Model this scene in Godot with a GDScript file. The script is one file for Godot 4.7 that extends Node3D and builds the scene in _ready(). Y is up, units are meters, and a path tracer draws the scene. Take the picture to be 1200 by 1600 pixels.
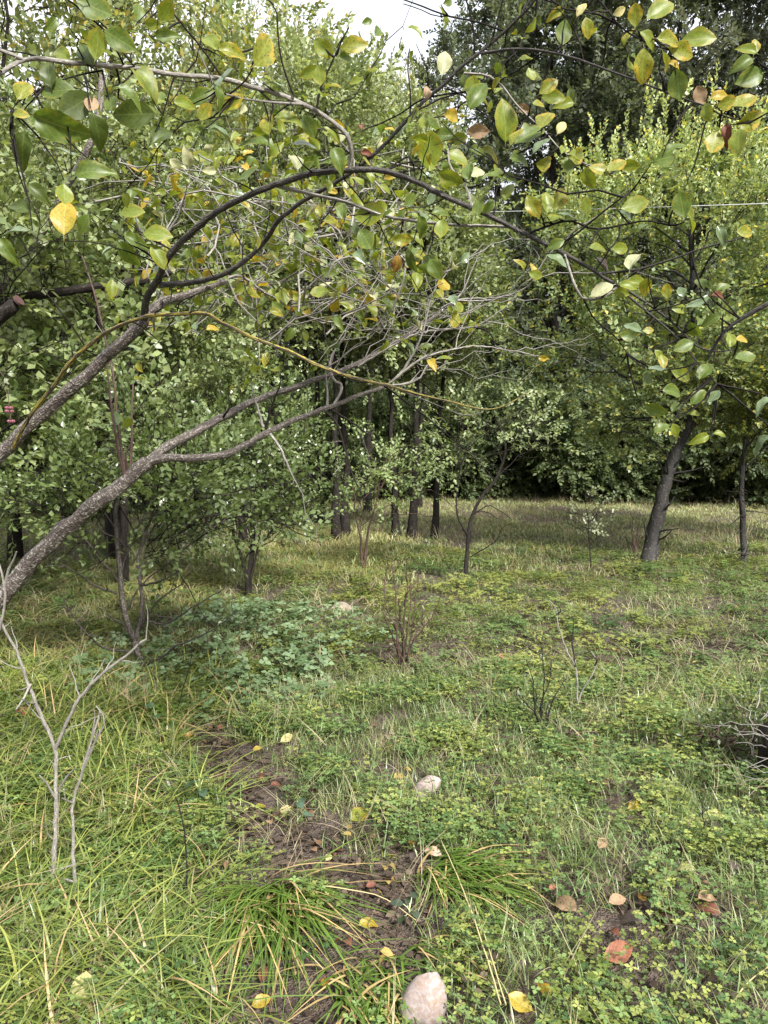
extends Node3D

const F := 1201.0            # focal length of the photograph in its own pixels
const EYE := Vector3(0, 1.5, 0)
const PITCH := -5.23
var cam_basis := Basis(Vector3.RIGHT, deg_to_rad(PITCH))
var rng := RandomNumberGenerator.new()
var n_low := FastNoiseLite.new()
var n_mid := FastNoiseLite.new()
var n_fine := FastNoiseLite.new()
var M := {}
var taken := {}
var soil_path: Array[Vector2] = []


# ------------------------------------------------------------------ mesh builder
class MB:
	var v := PackedVector3Array()
	var n := PackedVector3Array()
	var u := PackedVector2Array()
	var c := PackedColorArray()
	var x := PackedInt32Array()

	func point(p: Vector3, uv: Vector2, col: Color) -> int:
		v.append(p)
		u.append(uv)
		c.append(col)
		return v.size() - 1

	func tri(a: int, b: int, d: int) -> void:
		x.append(a)
		x.append(b)
		x.append(d)

	func tube(pts: PackedVector3Array, rads: PackedFloat32Array, sides: int, col := Color.WHITE, bump := 0.0, rg: RandomNumberGenerator = null) -> void:
		var m := pts.size()
		if m < 2:
			return
		var t := (pts[1] - pts[0]).normalized()
		var side := t.cross(Vector3.UP)
		if side.length() < 0.1:
			side = t.cross(Vector3.RIGHT)
		side = side.normalized()
		var first := v.size()
		var run := 0.0
		for i in m:
			var a := pts[maxi(i - 1, 0)]
			var b := pts[mini(i + 1, m - 1)]
			t = (b - a).normalized()
			side = (side - t * side.dot(t)).normalized()
			var up := t.cross(side)
			if i > 0:
				run += pts[i].distance_to(pts[i - 1])
			for k in sides + 1:
				var ang := TAU * float(k % sides) / sides
				var r := rads[i]
				if bump > 0.0 and rg != null and k < sides:
					r *= 1.0 + rg.randf_range(-bump, bump)
				if k == sides:
					v.append(v[first + i * (sides + 1)])
				else:
					v.append(pts[i] + (side * cos(ang) + up * sin(ang)) * r)
				u.append(Vector2(float(k) / sides, run))
				c.append(col)
		for i in m - 1:
			for k in sides:
				var p := first + i * (sides + 1) + k
				var q := p + sides + 1
				tri(p, q, p + 1)
				tri(p + 1, q, q + 1)
		# close the far end
		var tip := point(pts[m - 1] + t * rads[m - 1] * 0.7, Vector2(0.5, run), col)
		var last := first + (m - 1) * (sides + 1)
		for k in sides:
			tri(last + k, tip, last + k + 1)

	# a leaf blade folded along its midrib; rows along it, cols on each side of the midrib
	func leaf(base: Vector3, dir: Vector3, nor: Vector3, length: float, width: float, fold: float, curl: float, rows: int, cols: int, col: Color, peak := 0.45, tooth := 0.0, wave := 0.0, phase := 0.0) -> void:
		dir = dir.normalized()
		var side := dir.cross(nor)
		if side.length() < 0.01:
			side = dir.cross(Vector3(0.3, 0.5, 0.8))
		side = side.normalized()
		nor = side.cross(dir).normalized()
		var pw := log(0.5) / log(peak)
		var ids := []
		for i in rows + 1:
			var t := float(i) / rows
			var w := sin(PI * pow(t, pw)) 
			w = pow(maxf(w, 0.0), 0.8) * width * 0.5
			if tooth > 0.0 and i % 2 == 1:
				w *= 1.0 - tooth
			var mid := base + dir * length * (t - 0.12 * absf(curl) * t * t) - nor * curl * length * t * t * 0.6
			if i == 0 or i == rows:
				ids.append([point(mid, Vector2(0.5, t), col)])
				continue
			var row := []
			for k in range(-cols, cols + 1):
				var s := float(k) / cols
				var off := side * w * s + nor * (absf(s) * w * fold - s * s * w * fold * 0.35 + sin(t * 11.0 + phase + s * 3.0) * wave * length * absf(s))
				row.append(point(mid + off, Vector2(0.5 + s * 0.5 * w / maxf(width * 0.5, 0.0001), t), col))
			ids.append(row)
		for i in rows:
			var a: Array = ids[i]
			var b: Array = ids[i + 1]
			if a.size() == 1 and b.size() == 1:
				continue
			if a.size() == 1:
				for k in b.size() - 1:
					tri(a[0], b[k], b[k + 1])
			elif b.size() == 1:
				for k in a.size() - 1:
					tri(a[k], b[0], a[k + 1])
			else:
				for k in a.size() - 1:
					tri(a[k], b[k], a[k + 1])
					tri(a[k + 1], b[k], b[k + 1])

	func blade(base: Vector3, yaw: float, length: float, width: float, bend: float, segs: int, c0: Color, c1: Color, droop := 0.0) -> void:
		var out := Vector3(cos(yaw), 0, sin(yaw))
		var side := Vector3(-sin(yaw), 0, cos(yaw))
		var first := v.size()
		for i in segs + 1:
			var t := float(i) / segs
			var p := base + Vector3.UP * length * (t * (1.0 - 0.25 * bend) - bend * 0.45 * t * t - droop * t * t * t) + out * length * (0.15 * t + bend * 0.75 * t * t)
			var w := width * 0.5 * (1.0 - pow(t, 2.2))
			var cc := c0.lerp(c1, t)
			if i == segs:
				point(p, Vector2(0.5, 1), cc)
			else:
				point(p - side * w, Vector2(0, t), cc)
				point(p + side * w, Vector2(1, t), cc)
		for i in segs:
			var a := first + i * 2
			if i == segs - 1:
				tri(a, a + 1, a + 2)
			else:
				tri(a, a + 1, a + 2)
				tri(a + 1, a + 3, a + 2)

	# a small far leaf: two faces folded along the midrib
	func leaf2(base: Vector3, dir: Vector3, nor: Vector3, length: float, width: float, fold: float, col: Color) -> void:
		dir = dir.normalized()
		var side := dir.cross(nor).normalized()
		nor = side.cross(dir)
		var m := base + dir * length * 0.45 + nor * width * 0.5 * fold
		var a := point(base, Vector2(0.5, 0), col)
		var l := point(m - side * width * 0.5, Vector2(0, 0.45), col)
		var t := point(base + dir * length, Vector2(0.5, 1), col)
		var r := point(m + side * width * 0.5, Vector2(1, 0.45), col)
		tri(a, l, t)
		tri(a, t, r)

	# a copy of another builder's faces (its normals must be there already)
	func merge(s: MB, xf: Transform3D, tint: Color) -> void:
		var first := v.size()
		v.append_array(xf * s.v)
		n.append_array(Transform3D(xf.basis.orthonormalized(), Vector3.ZERO) * s.n)
		u.append_array(s.u)
		for q in s.c:
			c.append(q * tint)
		for q in s.x:
			x.append(q + first)

	func normals() -> void:
		n.resize(v.size())
		n.fill(Vector3.ZERO)
		for i in range(0, x.size(), 3):
			var f := (v[x[i + 2]] - v[x[i]]).cross(v[x[i + 1]] - v[x[i]])
			n[x[i]] += f
			n[x[i + 1]] += f
			n[x[i + 2]] += f
		for i in n.size():
			n[i] = n[i].normalized() if n[i].length_squared() > 1e-20 else Vector3.UP

	func mesh() -> ArrayMesh:
		if n.size() != v.size():
			normals()
		var a := []
		a.resize(Mesh.ARRAY_MAX)
		a[Mesh.ARRAY_VERTEX] = v
		a[Mesh.ARRAY_NORMAL] = n
		a[Mesh.ARRAY_TEX_UV] = u
		a[Mesh.ARRAY_COLOR] = c
		a[Mesh.ARRAY_INDEX] = x
		var out := ArrayMesh.new()
		out.add_surface_from_arrays(Mesh.PRIMITIVE_TRIANGLES, a)
		return out


# ------------------------------------------------------------------ small helpers
func rf(a: float, b: float) -> float:
	return rng.randf_range(a, b)


func rdir() -> Vector3:
	var z := rf(-1, 1)
	var t := rf(0, TAU)
	var s := sqrt(1.0 - z * z)
	return Vector3(s * cos(t), z, s * sin(t))


func numbered(called: String) -> String:
	if not taken.has(called):
		taken[called] = 0
		return called
	taken[called] += 1
	return "%s_%03d" % [called, taken[called]]


func thing(called: String, label: String, category: String, where: Vector3, group := "") -> Node3D:
	var o := Node3D.new()
	o.name = numbered(called)
	add_child(o)
	o.position = where
	tag(o, label, category, group)
	return o


func tag(o: Node3D, label: String, category: String, group := "") -> void:
	o.set_meta("label", label)
	o.set_meta("category", category)
	if group:
		o.set_meta("group", group)


func part(called: String, mesh: Mesh, mat: Material, parent: Node3D, kind := "") -> MeshInstance3D:
	var o := MeshInstance3D.new()
	o.name = called if parent != self else numbered(called)
	o.mesh = mesh
	o.material_override = mat
	parent.add_child(o, true)
	if kind:
		o.set_meta("kind", kind)
	return o


func scatter(called: String, mesh: Mesh, mat: Material, where: Array, tints: PackedColorArray, parent: Node3D, label := "", category := "") -> MultiMeshInstance3D:
	var mm := MultiMesh.new()
	mm.transform_format = MultiMesh.TRANSFORM_3D
	mm.use_colors = true
	mm.mesh = mesh
	mm.instance_count = where.size()
	for i in where.size():
		mm.set_instance_transform(i, where[i])
		mm.set_instance_color(i, tints[i])
	var o := MultiMeshInstance3D.new()
	o.name = called if parent != self else numbered(called)
	o.multimesh = mm
	o.material_override = mat
	parent.add_child(o, true)
	o.set_meta("kind", "stuff")
	if label:
		tag(o, label, category)
	return o


func scatter_merged(called: String, src: MB, mat: Material, where: Array, tints: PackedColorArray, parent: Node3D, label := "", category := "") -> MeshInstance3D:
	if src.n.size() != src.v.size():
		src.normals()
	var b := MB.new()
	for i in where.size():
		b.merge(src, where[i], tints[i])
	var o := part(called, b.mesh(), mat, parent, "stuff")
	if label:
		tag(o, label, category)
	return o


func ray(px: float, py: float) -> Vector3:
	return cam_basis * Vector3((px - 600.0) / F, (800.0 - py) / F, -1.0)


# the place that the photograph shows at (px, py), d metres ahead of the camera
func P(px: float, py: float, d: float) -> Vector3:
	var r := ray(px, py)
	return EYE + r * (d / -r.z)


# the place on the ground at (px, py)
func G(px: float, py: float) -> Vector3:
	var r := ray(px, py)
	var t := EYE.y / maxf(-r.y, 0.02)
	for i in 8:
		var p := EYE + r * t
		t = (EYE.y - hgt(p.x, p.z)) / maxf(-r.y, 0.02)
	return EYE + r * t


func on_ground(x: float, z: float) -> Vector3:
	return Vector3(x, hgt(x, z), z)


func seg_dist(p: Vector2, a: Vector2, b: Vector2) -> float:
	var t := clampf((p - a).dot(b - a) / (b - a).length_squared(), 0, 1)
	return p.distance_to(a + (b - a) * t)


func soil(x: float, z: float) -> float:
	var best := 9.0
	if z > -4.6:
		var p := Vector2(x, z)
		for i in soil_path.size() - 1:
			best = minf(best, seg_dist(p, soil_path[i], soil_path[i + 1]))
		best = minf(best, p.distance_to(Vector2(0.75, -2.35)) + 0.08)
		best = minf(best, p.distance_to(Vector2(1.0, -2.2)) + 0.12)
		best = minf(best, p.distance_to(Vector2(-0.95, -3.15)) + 0.02)
	var s := 1.0 - smoothstep(0.08, 0.26, best + 0.11 * n_mid.get_noise_2d(x * 9.0, z * 9.0))
	return s


func hgt(x: float, z: float) -> float:
	var y := 0.07 * n_low.get_noise_2d(x * 0.5, z * 0.5) + 0.035 * n_mid.get_noise_2d(x * 2.2, z * 2.2)
	if z > -14.0 and z < 2.0:
		y += 0.012 * n_fine.get_noise_2d(x * 9.0, z * 9.0)
	y += 0.13 * smoothstep(-0.7, -1.9, x) * smoothstep(-6.0, -3.6, z)
	y += 0.10 * exp(-((x + 0.8) * (x + 0.8) + (z + 5.7) * (z + 5.7)) / 0.9)
	return y


func smooth_line(pts: Array, step: float, wobble := 0.0) -> PackedVector3Array:
	var cur := Curve3D.new()
	for i in pts.size():
		var a: Vector3 = pts[maxi(i - 1, 0)]
		var b: Vector3 = pts[mini(i + 1, pts.size() - 1)]
		var t := (b - a) / 6.0
		cur.add_point(pts[i], -t, t)
	var length := cur.get_baked_length()
	var m := maxi(2, int(length / step))
	var out := PackedVector3Array()
	for i in m + 1:
		var p := cur.sample_baked(length * i / m, true)
		if wobble > 0.0 and i > 0 and i < m:
			p += rdir() * wobble
		out.append(p)
	return out


func taper(m: int, r0: float, r1: float, power := 1.0) -> PackedFloat32Array:
	var out := PackedFloat32Array()
	for i in m:
		out.append(lerpf(r0, r1, pow(float(i) / maxf(m - 1, 1), power)))
	return out


func frame(dir: Vector3, up: Vector3, roll: float, size: float, at: Vector3) -> Transform3D:
	var y := dir.normalized()
	var z := up - y * up.dot(y)
	if z.length() < 0.05:
		z = Vector3(0.7, 0.1, 0.7) - y * y.dot(Vector3(0.7, 0.1, 0.7))
	z = z.normalized().rotated(y, roll)
	var x := y.cross(z)
	return Transform3D(Basis(x, y, z).scaled_local(Vector3.ONE * size), at)


# ------------------------------------------------------------------ materials
func lin(r: float, g: float, b: float) -> Color:
	return Color(r, g, b).linear_to_srgb()


func foliage_mat(rough: float, through: float, spec := 0.5) -> StandardMaterial3D:
	var m := StandardMaterial3D.new()
	m.vertex_color_use_as_albedo = true
	m.roughness = rough
	m.metallic_specular = spec
	m.cull_mode = BaseMaterial3D.CULL_DISABLED
	if through > 0.0:
		m.backlight_enabled = true
		m.backlight = Color(through, through, through * 0.55).linear_to_srgb()
	return m


func bark_mat(w: int, h: int, base: Color, pale: Color, dark: Color, across: float, along: float, amount: float, lichen := Color(0, 0, 0), lichen_at := 9.0, v_scale := 3.0, relief := 0.4) -> StandardMaterial3D:
	var a := FastNoiseLite.new()
	a.seed = 5 + int(across * 10)
	a.frequency = 1.0
	a.fractal_octaves = 3
	var b := FastNoiseLite.new()
	b.seed = 77
	b.frequency = 1.0
	b.fractal_octaves = 4
	var im := Image.create(w, h, false, Image.FORMAT_RGB8)
	var hm := Image.create(w, h, false, Image.FORMAT_RGB8)
	for j in h:
		for i in w:
			var ang := TAU * i / w
			var cx := cos(ang)
			var cy := sin(ang)
			var v := float(j) / h
			var va := TAU * v
			# closed in both directions: round the limb and along it
			var k := a.get_noise_3d(cx * across + 3.0, cy * across, sin(va) * along) * 0.5 + a.get_noise_3d(cx * across, cy * across + 7.0, cos(va) * along) * 0.5
			var f := b.get_noise_3d(cx * 6.0, cy * 6.0, sin(va) * 14.0) * 0.5 + b.get_noise_3d(cx * 6.0 + 5.0, cy * 6.0, cos(va) * 14.0) * 0.5
			var c := base.lerp(dark, clampf(0.5 + f * 1.6, 0, 1))
			var big := b.get_noise_3d(cx * 1.3 + 40.0, cy * 1.3, sin(va) * 2.2 + cos(va) * 1.1)
			var p := smoothstep(0.26 - amount * 0.3, 0.46 - amount * 0.3, k + big * 0.35)
			c = c * (1.0 + big * 0.7)
			c = c.lerp(pale, p * 0.85)
			var l := b.get_noise_3d(cx * 2.0 + 20.0, cy * 2.0, sin(va) * 3.5) + 0.35 * f
			if l > lichen_at:
				c = c.lerp(lichen, smoothstep(lichen_at, lichen_at + 0.12, l))
			im.set_pixel(i, j, c.linear_to_srgb())
			var hh := clampf(0.5 + f * 0.8 + p * 0.25, 0, 1)
			hm.set_pixel(i, j, Color(hh, hh, hh))
	var m := StandardMaterial3D.new()
	m.albedo_texture = ImageTexture.create_from_image(im)
	m.vertex_color_use_as_albedo = true
	m.uv1_scale = Vector3(1, v_scale, 1)
	m.roughness = 0.75
	m.heightmap_enabled = true
	m.heightmap_texture = ImageTexture.create_from_image(hm)
	m.heightmap_scale = relief
	return m


# the skin of a broad leaf: midrib, side veins, yellowing from the rim, brown blotches
func leaf_skin(k: int, body: Color, vein: Color, rim: Color, rim_amount: float, spot: Color, spot_amount: float, rough := 0.45, through := 0.9) -> StandardMaterial3D:
	var a := FastNoiseLite.new()
	a.seed = 100 + k
	a.frequency = 1.0
	a.fractal_octaves = 3
	var w := 96
	var h := 128
	var im := Image.create(w, h, false, Image.FORMAT_RGB8)
	for j in h:
		for i in w:
			var u := (i + 0.5) / w
			var v := (j + 0.5) / h
			var s := absf(u - 0.5) * 2.0
			var prof := pow(maxf(sin(PI * pow(v, 0.87)), 0.02), 0.8)
			var edge := clampf(s / prof, 0, 1)
			var c := body * (1.0 + 0.35 * a.get_noise_2d(u * 5.0, v * 6.0) + 0.2 * a.get_noise_2d(u * 22.0, v * 26.0))
			var yel := smoothstep(1.0 - rim_amount, 1.15 - rim_amount * 0.4, edge * 0.65 + 0.45 * v + 0.5 * a.get_noise_2d(u * 3.0 + 9.0, v * 3.0))
			c = c.lerp(rim * (1.0 + 0.3 * a.get_noise_2d(u * 12.0, v * 14.0)), yel)
			var side := fposmod(v * 8.0 - s * 2.6 + 0.2 * a.get_noise_2d(u * 4.0, v * 4.0), 1.0)
			var line := smoothstep(0.13, 0.02, absf(side - 0.5)) * 0.45 * (1.0 - 0.5 * edge)
			line = maxf(line, smoothstep(0.045, 0.015, s) * 0.9)
			c = c.lerp(vein, line)
			var sp := a.get_noise_2d(u * 6.0 + 31.0, v * 8.0) + 0.5 * a.get_noise_2d(u * 17.0 + 3.0, v * 20.0)
			c = c.lerp(spot, smoothstep(0.62 - spot_amount, 0.70 - spot_amount, sp) * 0.9)
			c.a = 1.0
			im.set_pixel(i, j, c.clamp().linear_to_srgb())
	var m := StandardMaterial3D.new()
	m.albedo_texture = ImageTexture.create_from_image(im)
	m.roughness = rough
	m.cull_mode = BaseMaterial3D.CULL_DISABLED
	if through > 0.0:
		m.backlight_enabled = true
		m.backlight = Color(through, through, through * 0.5).linear_to_srgb()
	return m


func make_materials() -> void:
	M.back = foliage_mat(0.6, 0.8, 0.4)
	M.mid = foliage_mat(0.38, 0.9, 0.5)
	M.shrub = foliage_mat(0.40, 0.75, 0.5)
	M.gloss = foliage_mat(0.3, 0.6, 0.55)
	M.grass = foliage_mat(0.38, 0.5)
	M.dry = foliage_mat(0.8, 0.5, 0.3)
	M.plain = foliage_mat(0.85, 0.0, 0.3)
	M.bark = bark_mat(128, 256, Color(0.10, 0.08, 0.068), Color(0.33, 0.30, 0.27), Color(0.04, 0.03, 0.024), 1.3, 24.0, 0.30, Color(0.3, 0.3, 0.22), 0.33, 2.2, 0.6)
	M.bark_dark = bark_mat(64, 128, Color(0.024, 0.019, 0.016), Color(0.07, 0.06, 0.05), Color(0.011, 0.009, 0.008), 2.0, 10.0, 0.10, Color(0.07, 0.07, 0.045), 0.42, 3.0, 0.25)
	M.bark_dark.metallic_specular = 0.3
	M.bark_dark.roughness = 0.9
	M.bark_near = bark_mat(64, 256, Color(0.050, 0.041, 0.036), Color(0.17, 0.15, 0.13), Color(0.018, 0.015, 0.013), 1.6, 16.0, 0.16, Color(0.13, 0.13, 0.08), 0.34, 2.4, 0.5)
	M.bark_lichen = bark_mat(64, 256, Color(0.085, 0.07, 0.05), Color(0.17, 0.15, 0.12), Color(0.04, 0.033, 0.026), 2.0, 10.0, 0.10, Color(0.38, 0.30, 0.035), 0.05, 1.3, 0.3)
	M.bark_pale = bark_mat(64, 128, Color(0.25, 0.23, 0.20), Color(0.48, 0.46, 0.43), Color(0.12, 0.105, 0.09), 2.0, 9.0, 0.35, Color(0.3, 0.3, 0.2), 0.4, 3.0, 0.2)
	M.bark_rough = bark_mat(64, 256, Color(0.019, 0.015, 0.013), Color(0.045, 0.037, 0.033), Color(0.007, 0.006, 0.005), 5.0, 3.0, 0.12, Color(0.14, 0.15, 0.09), 0.36, 1.2, 1.0)
	M.bark_red = bark_mat(32, 64, Color(0.085, 0.045, 0.033), Color(0.16, 0.10, 0.08), Color(0.035, 0.02, 0.015), 2.0, 9.0, 0.1, Color(0, 0, 0), 9.0, 4.0, 0.1)
	var brown := Color(0.07, 0.025, 0.01)
	M.leaf_green = leaf_skin(1, Color(0.095, 0.145, 0.022), Color(0.21, 0.24, 0.06), Color(0.18, 0.19, 0.02), 0.3, brown, -0.05)
	M.leaf_dark = leaf_skin(2, Color(0.065, 0.095, 0.015), Color(0.14, 0.17, 0.05), Color(0.1, 0.12, 0.02), 0.2, brown, -0.1)
	M.leaf_lime = leaf_skin(3, Color(0.165, 0.215, 0.022), Color(0.29, 0.30, 0.07), Color(0.26, 0.24, 0.02), 0.4, brown, 0.0)
	M.leaf_spotted = leaf_skin(4, Color(0.205, 0.23, 0.022), Color(0.3, 0.3, 0.07), Color(0.40, 0.29, 0.03), 0.55, brown, 0.16)
	M.leaf_yellow = leaf_skin(5, Color(0.36, 0.28, 0.025), Color(0.5, 0.4, 0.12), Color(0.50, 0.30, 0.03), 0.5, Color(0.16, 0.06, 0.015), 0.10)
	M.leaf_blue = leaf_skin(6, Color(0.10, 0.14, 0.06), Color(0.2, 0.25, 0.17), Color(0.14, 0.18, 0.1), 0.3, brown, -0.15, 0.26, 0.35)
	M.leaf_brown = leaf_skin(7, Color(0.13, 0.04, 0.02), Color(0.17, 0.07, 0.04), Color(0.06, 0.025, 0.015), 0.4, Color(0.03, 0.015, 0.01), 0.1, 0.7, 0.3)
	M.leaf_orange = leaf_skin(8, Color(0.36, 0.21, 0.03), Color(0.42, 0.28, 0.08), Color(0.16, 0.05, 0.015), 0.6, Color(0.09, 0.03, 0.012), 0.16)
	M.leaf_tan = leaf_skin(9, Color(0.26, 0.175, 0.10), Color(0.33, 0.23, 0.14), Color(0.3, 0.18, 0.09), 0.3, Color(0.2, 0.1, 0.05), 0.05, 0.75, 0.4)
	M.leaf_pale = leaf_skin(10, Color(0.30, 0.31, 0.16), Color(0.44, 0.44, 0.3), Color(0.4, 0.33, 0.2), 0.3, Color(0.2, 0.13, 0.06), -0.05, 0.6, 0.5)
	M.leaf_pink = leaf_skin(11, Color(0.36, 0.265, 0.205), Color(0.28, 0.17, 0.11), Color(0.30, 0.175, 0.09), 0.5, Color(0.16, 0.08, 0.045), 0.08, 0.7, 0.2)
	M.leaf_rust = leaf_skin(12, Color(0.24, 0.09, 0.05), Color(0.4, 0.2, 0.12), Color(0.25, 0.1, 0.05), 0.3, Color(0.1, 0.04, 0.02), 0.08, 0.7, 0.3)
	M.leaf_umber = leaf_skin(13, Color(0.055, 0.038, 0.03), Color(0.09, 0.07, 0.06), Color(0.08, 0.05, 0.03), 0.3, Color(0.02, 0.015, 0.012), 0.1, 0.6, 0.1)
	M.leaf_cream = leaf_skin(14, Color(0.38, 0.34, 0.14), Color(0.45, 0.41, 0.22), Color(0.5, 0.42, 0.15), 0.3, Color(0.3, 0.2, 0.06), -0.02, 0.65, 0.5)
	var g := Image.create(512, 512, false, Image.FORMAT_RGB8)
	var gh := Image.create(512, 512, false, Image.FORMAT_RGB8)
	var q := FastNoiseLite.new()
	q.seed = 31
	q.frequency = 1.0
	q.fractal_octaves = 5
	for j in 512:
		for i in 512:
			var a := TAU * i / 512.0
			var b := TAU * j / 512.0
			var f := q.get_noise_3d(cos(a) * 4.0 + cos(b) * 4.0, sin(a) * 4.0, sin(b) * 4.0 + cos(b + a) * 1.0)
			var d := q.get_noise_3d(cos(a) * 15.0 + 50.0, sin(a) * 15.0 + cos(b) * 15.0, sin(b) * 15.0)
			var c := Color(0.060, 0.040, 0.029).lerp(Color(0.115, 0.082, 0.060), clampf(0.45 + f * 1.3, 0, 1))
			c = c.lerp(Color(0.028, 0.02, 0.014), smoothstep(0.1, 0.35, d) * 0.75)
			c = c.lerp(Color(0.15, 0.12, 0.085), smoothstep(0.2, 0.38, -d) * 0.6)
			g.set_pixel(i, j, c.linear_to_srgb())
			var hh := clampf(0.5 + f * 0.6 - d * 0.7, 0, 1)
			gh.set_pixel(i, j, Color(hh, hh, hh))
	M.ground = StandardMaterial3D.new()
	M.ground.albedo_texture = ImageTexture.create_from_image(g)
	M.ground.heightmap_enabled = true
	M.ground.heightmap_texture = ImageTexture.create_from_image(gh)
	M.ground.heightmap_scale = 2.0
	M.ground.roughness = 0.85
	M.stone = StandardMaterial3D.new()
	M.stone.albedo_texture = M.ground.albedo_texture
	M.stone.albedo_color = Color(1, 1, 1)
	M.stone.uv1_triplanar = true
	M.stone.uv1_scale = Vector3(3, 3, 3)
	M.stone.detail_enabled = true
	M.stone.roughness = 0.85
	M.wire = StandardMaterial3D.new()
	M.wire.albedo_color = lin(0.55, 0.55, 0.55)
	M.wire.roughness = 0.5


# ------------------------------------------------------------------ leaves and sprigs shared by copies
func sprig(length: float, count: int, leaf_len: float, leaf_w: float, spread: float, seed_no: int, yellow := 0.0, rows := 1, flat_up := 0.6) -> MB:
	rng.seed = seed_no
	var b := MB.new()
	b.blade(Vector3.ZERO, rf(0, TAU), length, length * 0.02, 0.05, 1, Color(0.55, 0.42, 0.35), Color(0.55, 0.42, 0.35))
	for i in count:
		var t := (i + 0.6) / count
		var s := -1.0 if i % 2 == 0 else 1.0
		var ang := spread * rf(0.6, 1.2) * (1.0 if i < count - 1 else 0.1)
		var phi := i * 2.4 + rf(-0.5, 0.5)
		var d := Vector3(sin(ang) * cos(phi), cos(ang), sin(ang) * sin(phi) * 0.8 + rf(-0.3, 0.2))
		var nn := Vector3(rf(-0.6, 0.6), rf(-0.4, 0.4), flat_up + rf(0, 0.5))
		var k := rf(0.78, 1.15)
		var col := Color(k, k, k)
		if rng.randf() < yellow:
			col = Color(k * 1.9, k * 1.35, k * 0.8)
		if rows == 1:
			b.leaf2(Vector3(s * 0.004, t * length, 0), d, nn, leaf_len * rf(0.7, 1.15), leaf_w * rf(0.85, 1.15), rf(0.1, 0.6), col)
		else:
			b.leaf(Vector3(s * 0.004, t * length, 0), d, nn, leaf_len * rf(0.7, 1.15), leaf_w * rf(0.8, 1.1), 0.35, rf(-0.1, 0.5), rows, 1, col)
	b.normals()
	return b


func bez(a: Vector3, dir: Vector3, b: Vector3, m: int, wob: float) -> PackedVector3Array:
	var length := a.distance_to(b)
	var c := a + dir.normalized() * length * 0.5
	var out := PackedVector3Array()
	for i in m + 1:
		var t := float(i) / m
		var p := a.lerp(c, t).lerp(c.lerp(b, t), t)
		if i > 0 and i < m:
			p += rdir() * wob * length
		out.append(p)
	return out


func along(pts: PackedVector3Array, t: float) -> Vector3:
	var f := t * (pts.size() - 1)
	var i := mini(int(f), pts.size() - 2)
	return pts[i].lerp(pts[i + 1], f - i)


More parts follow.
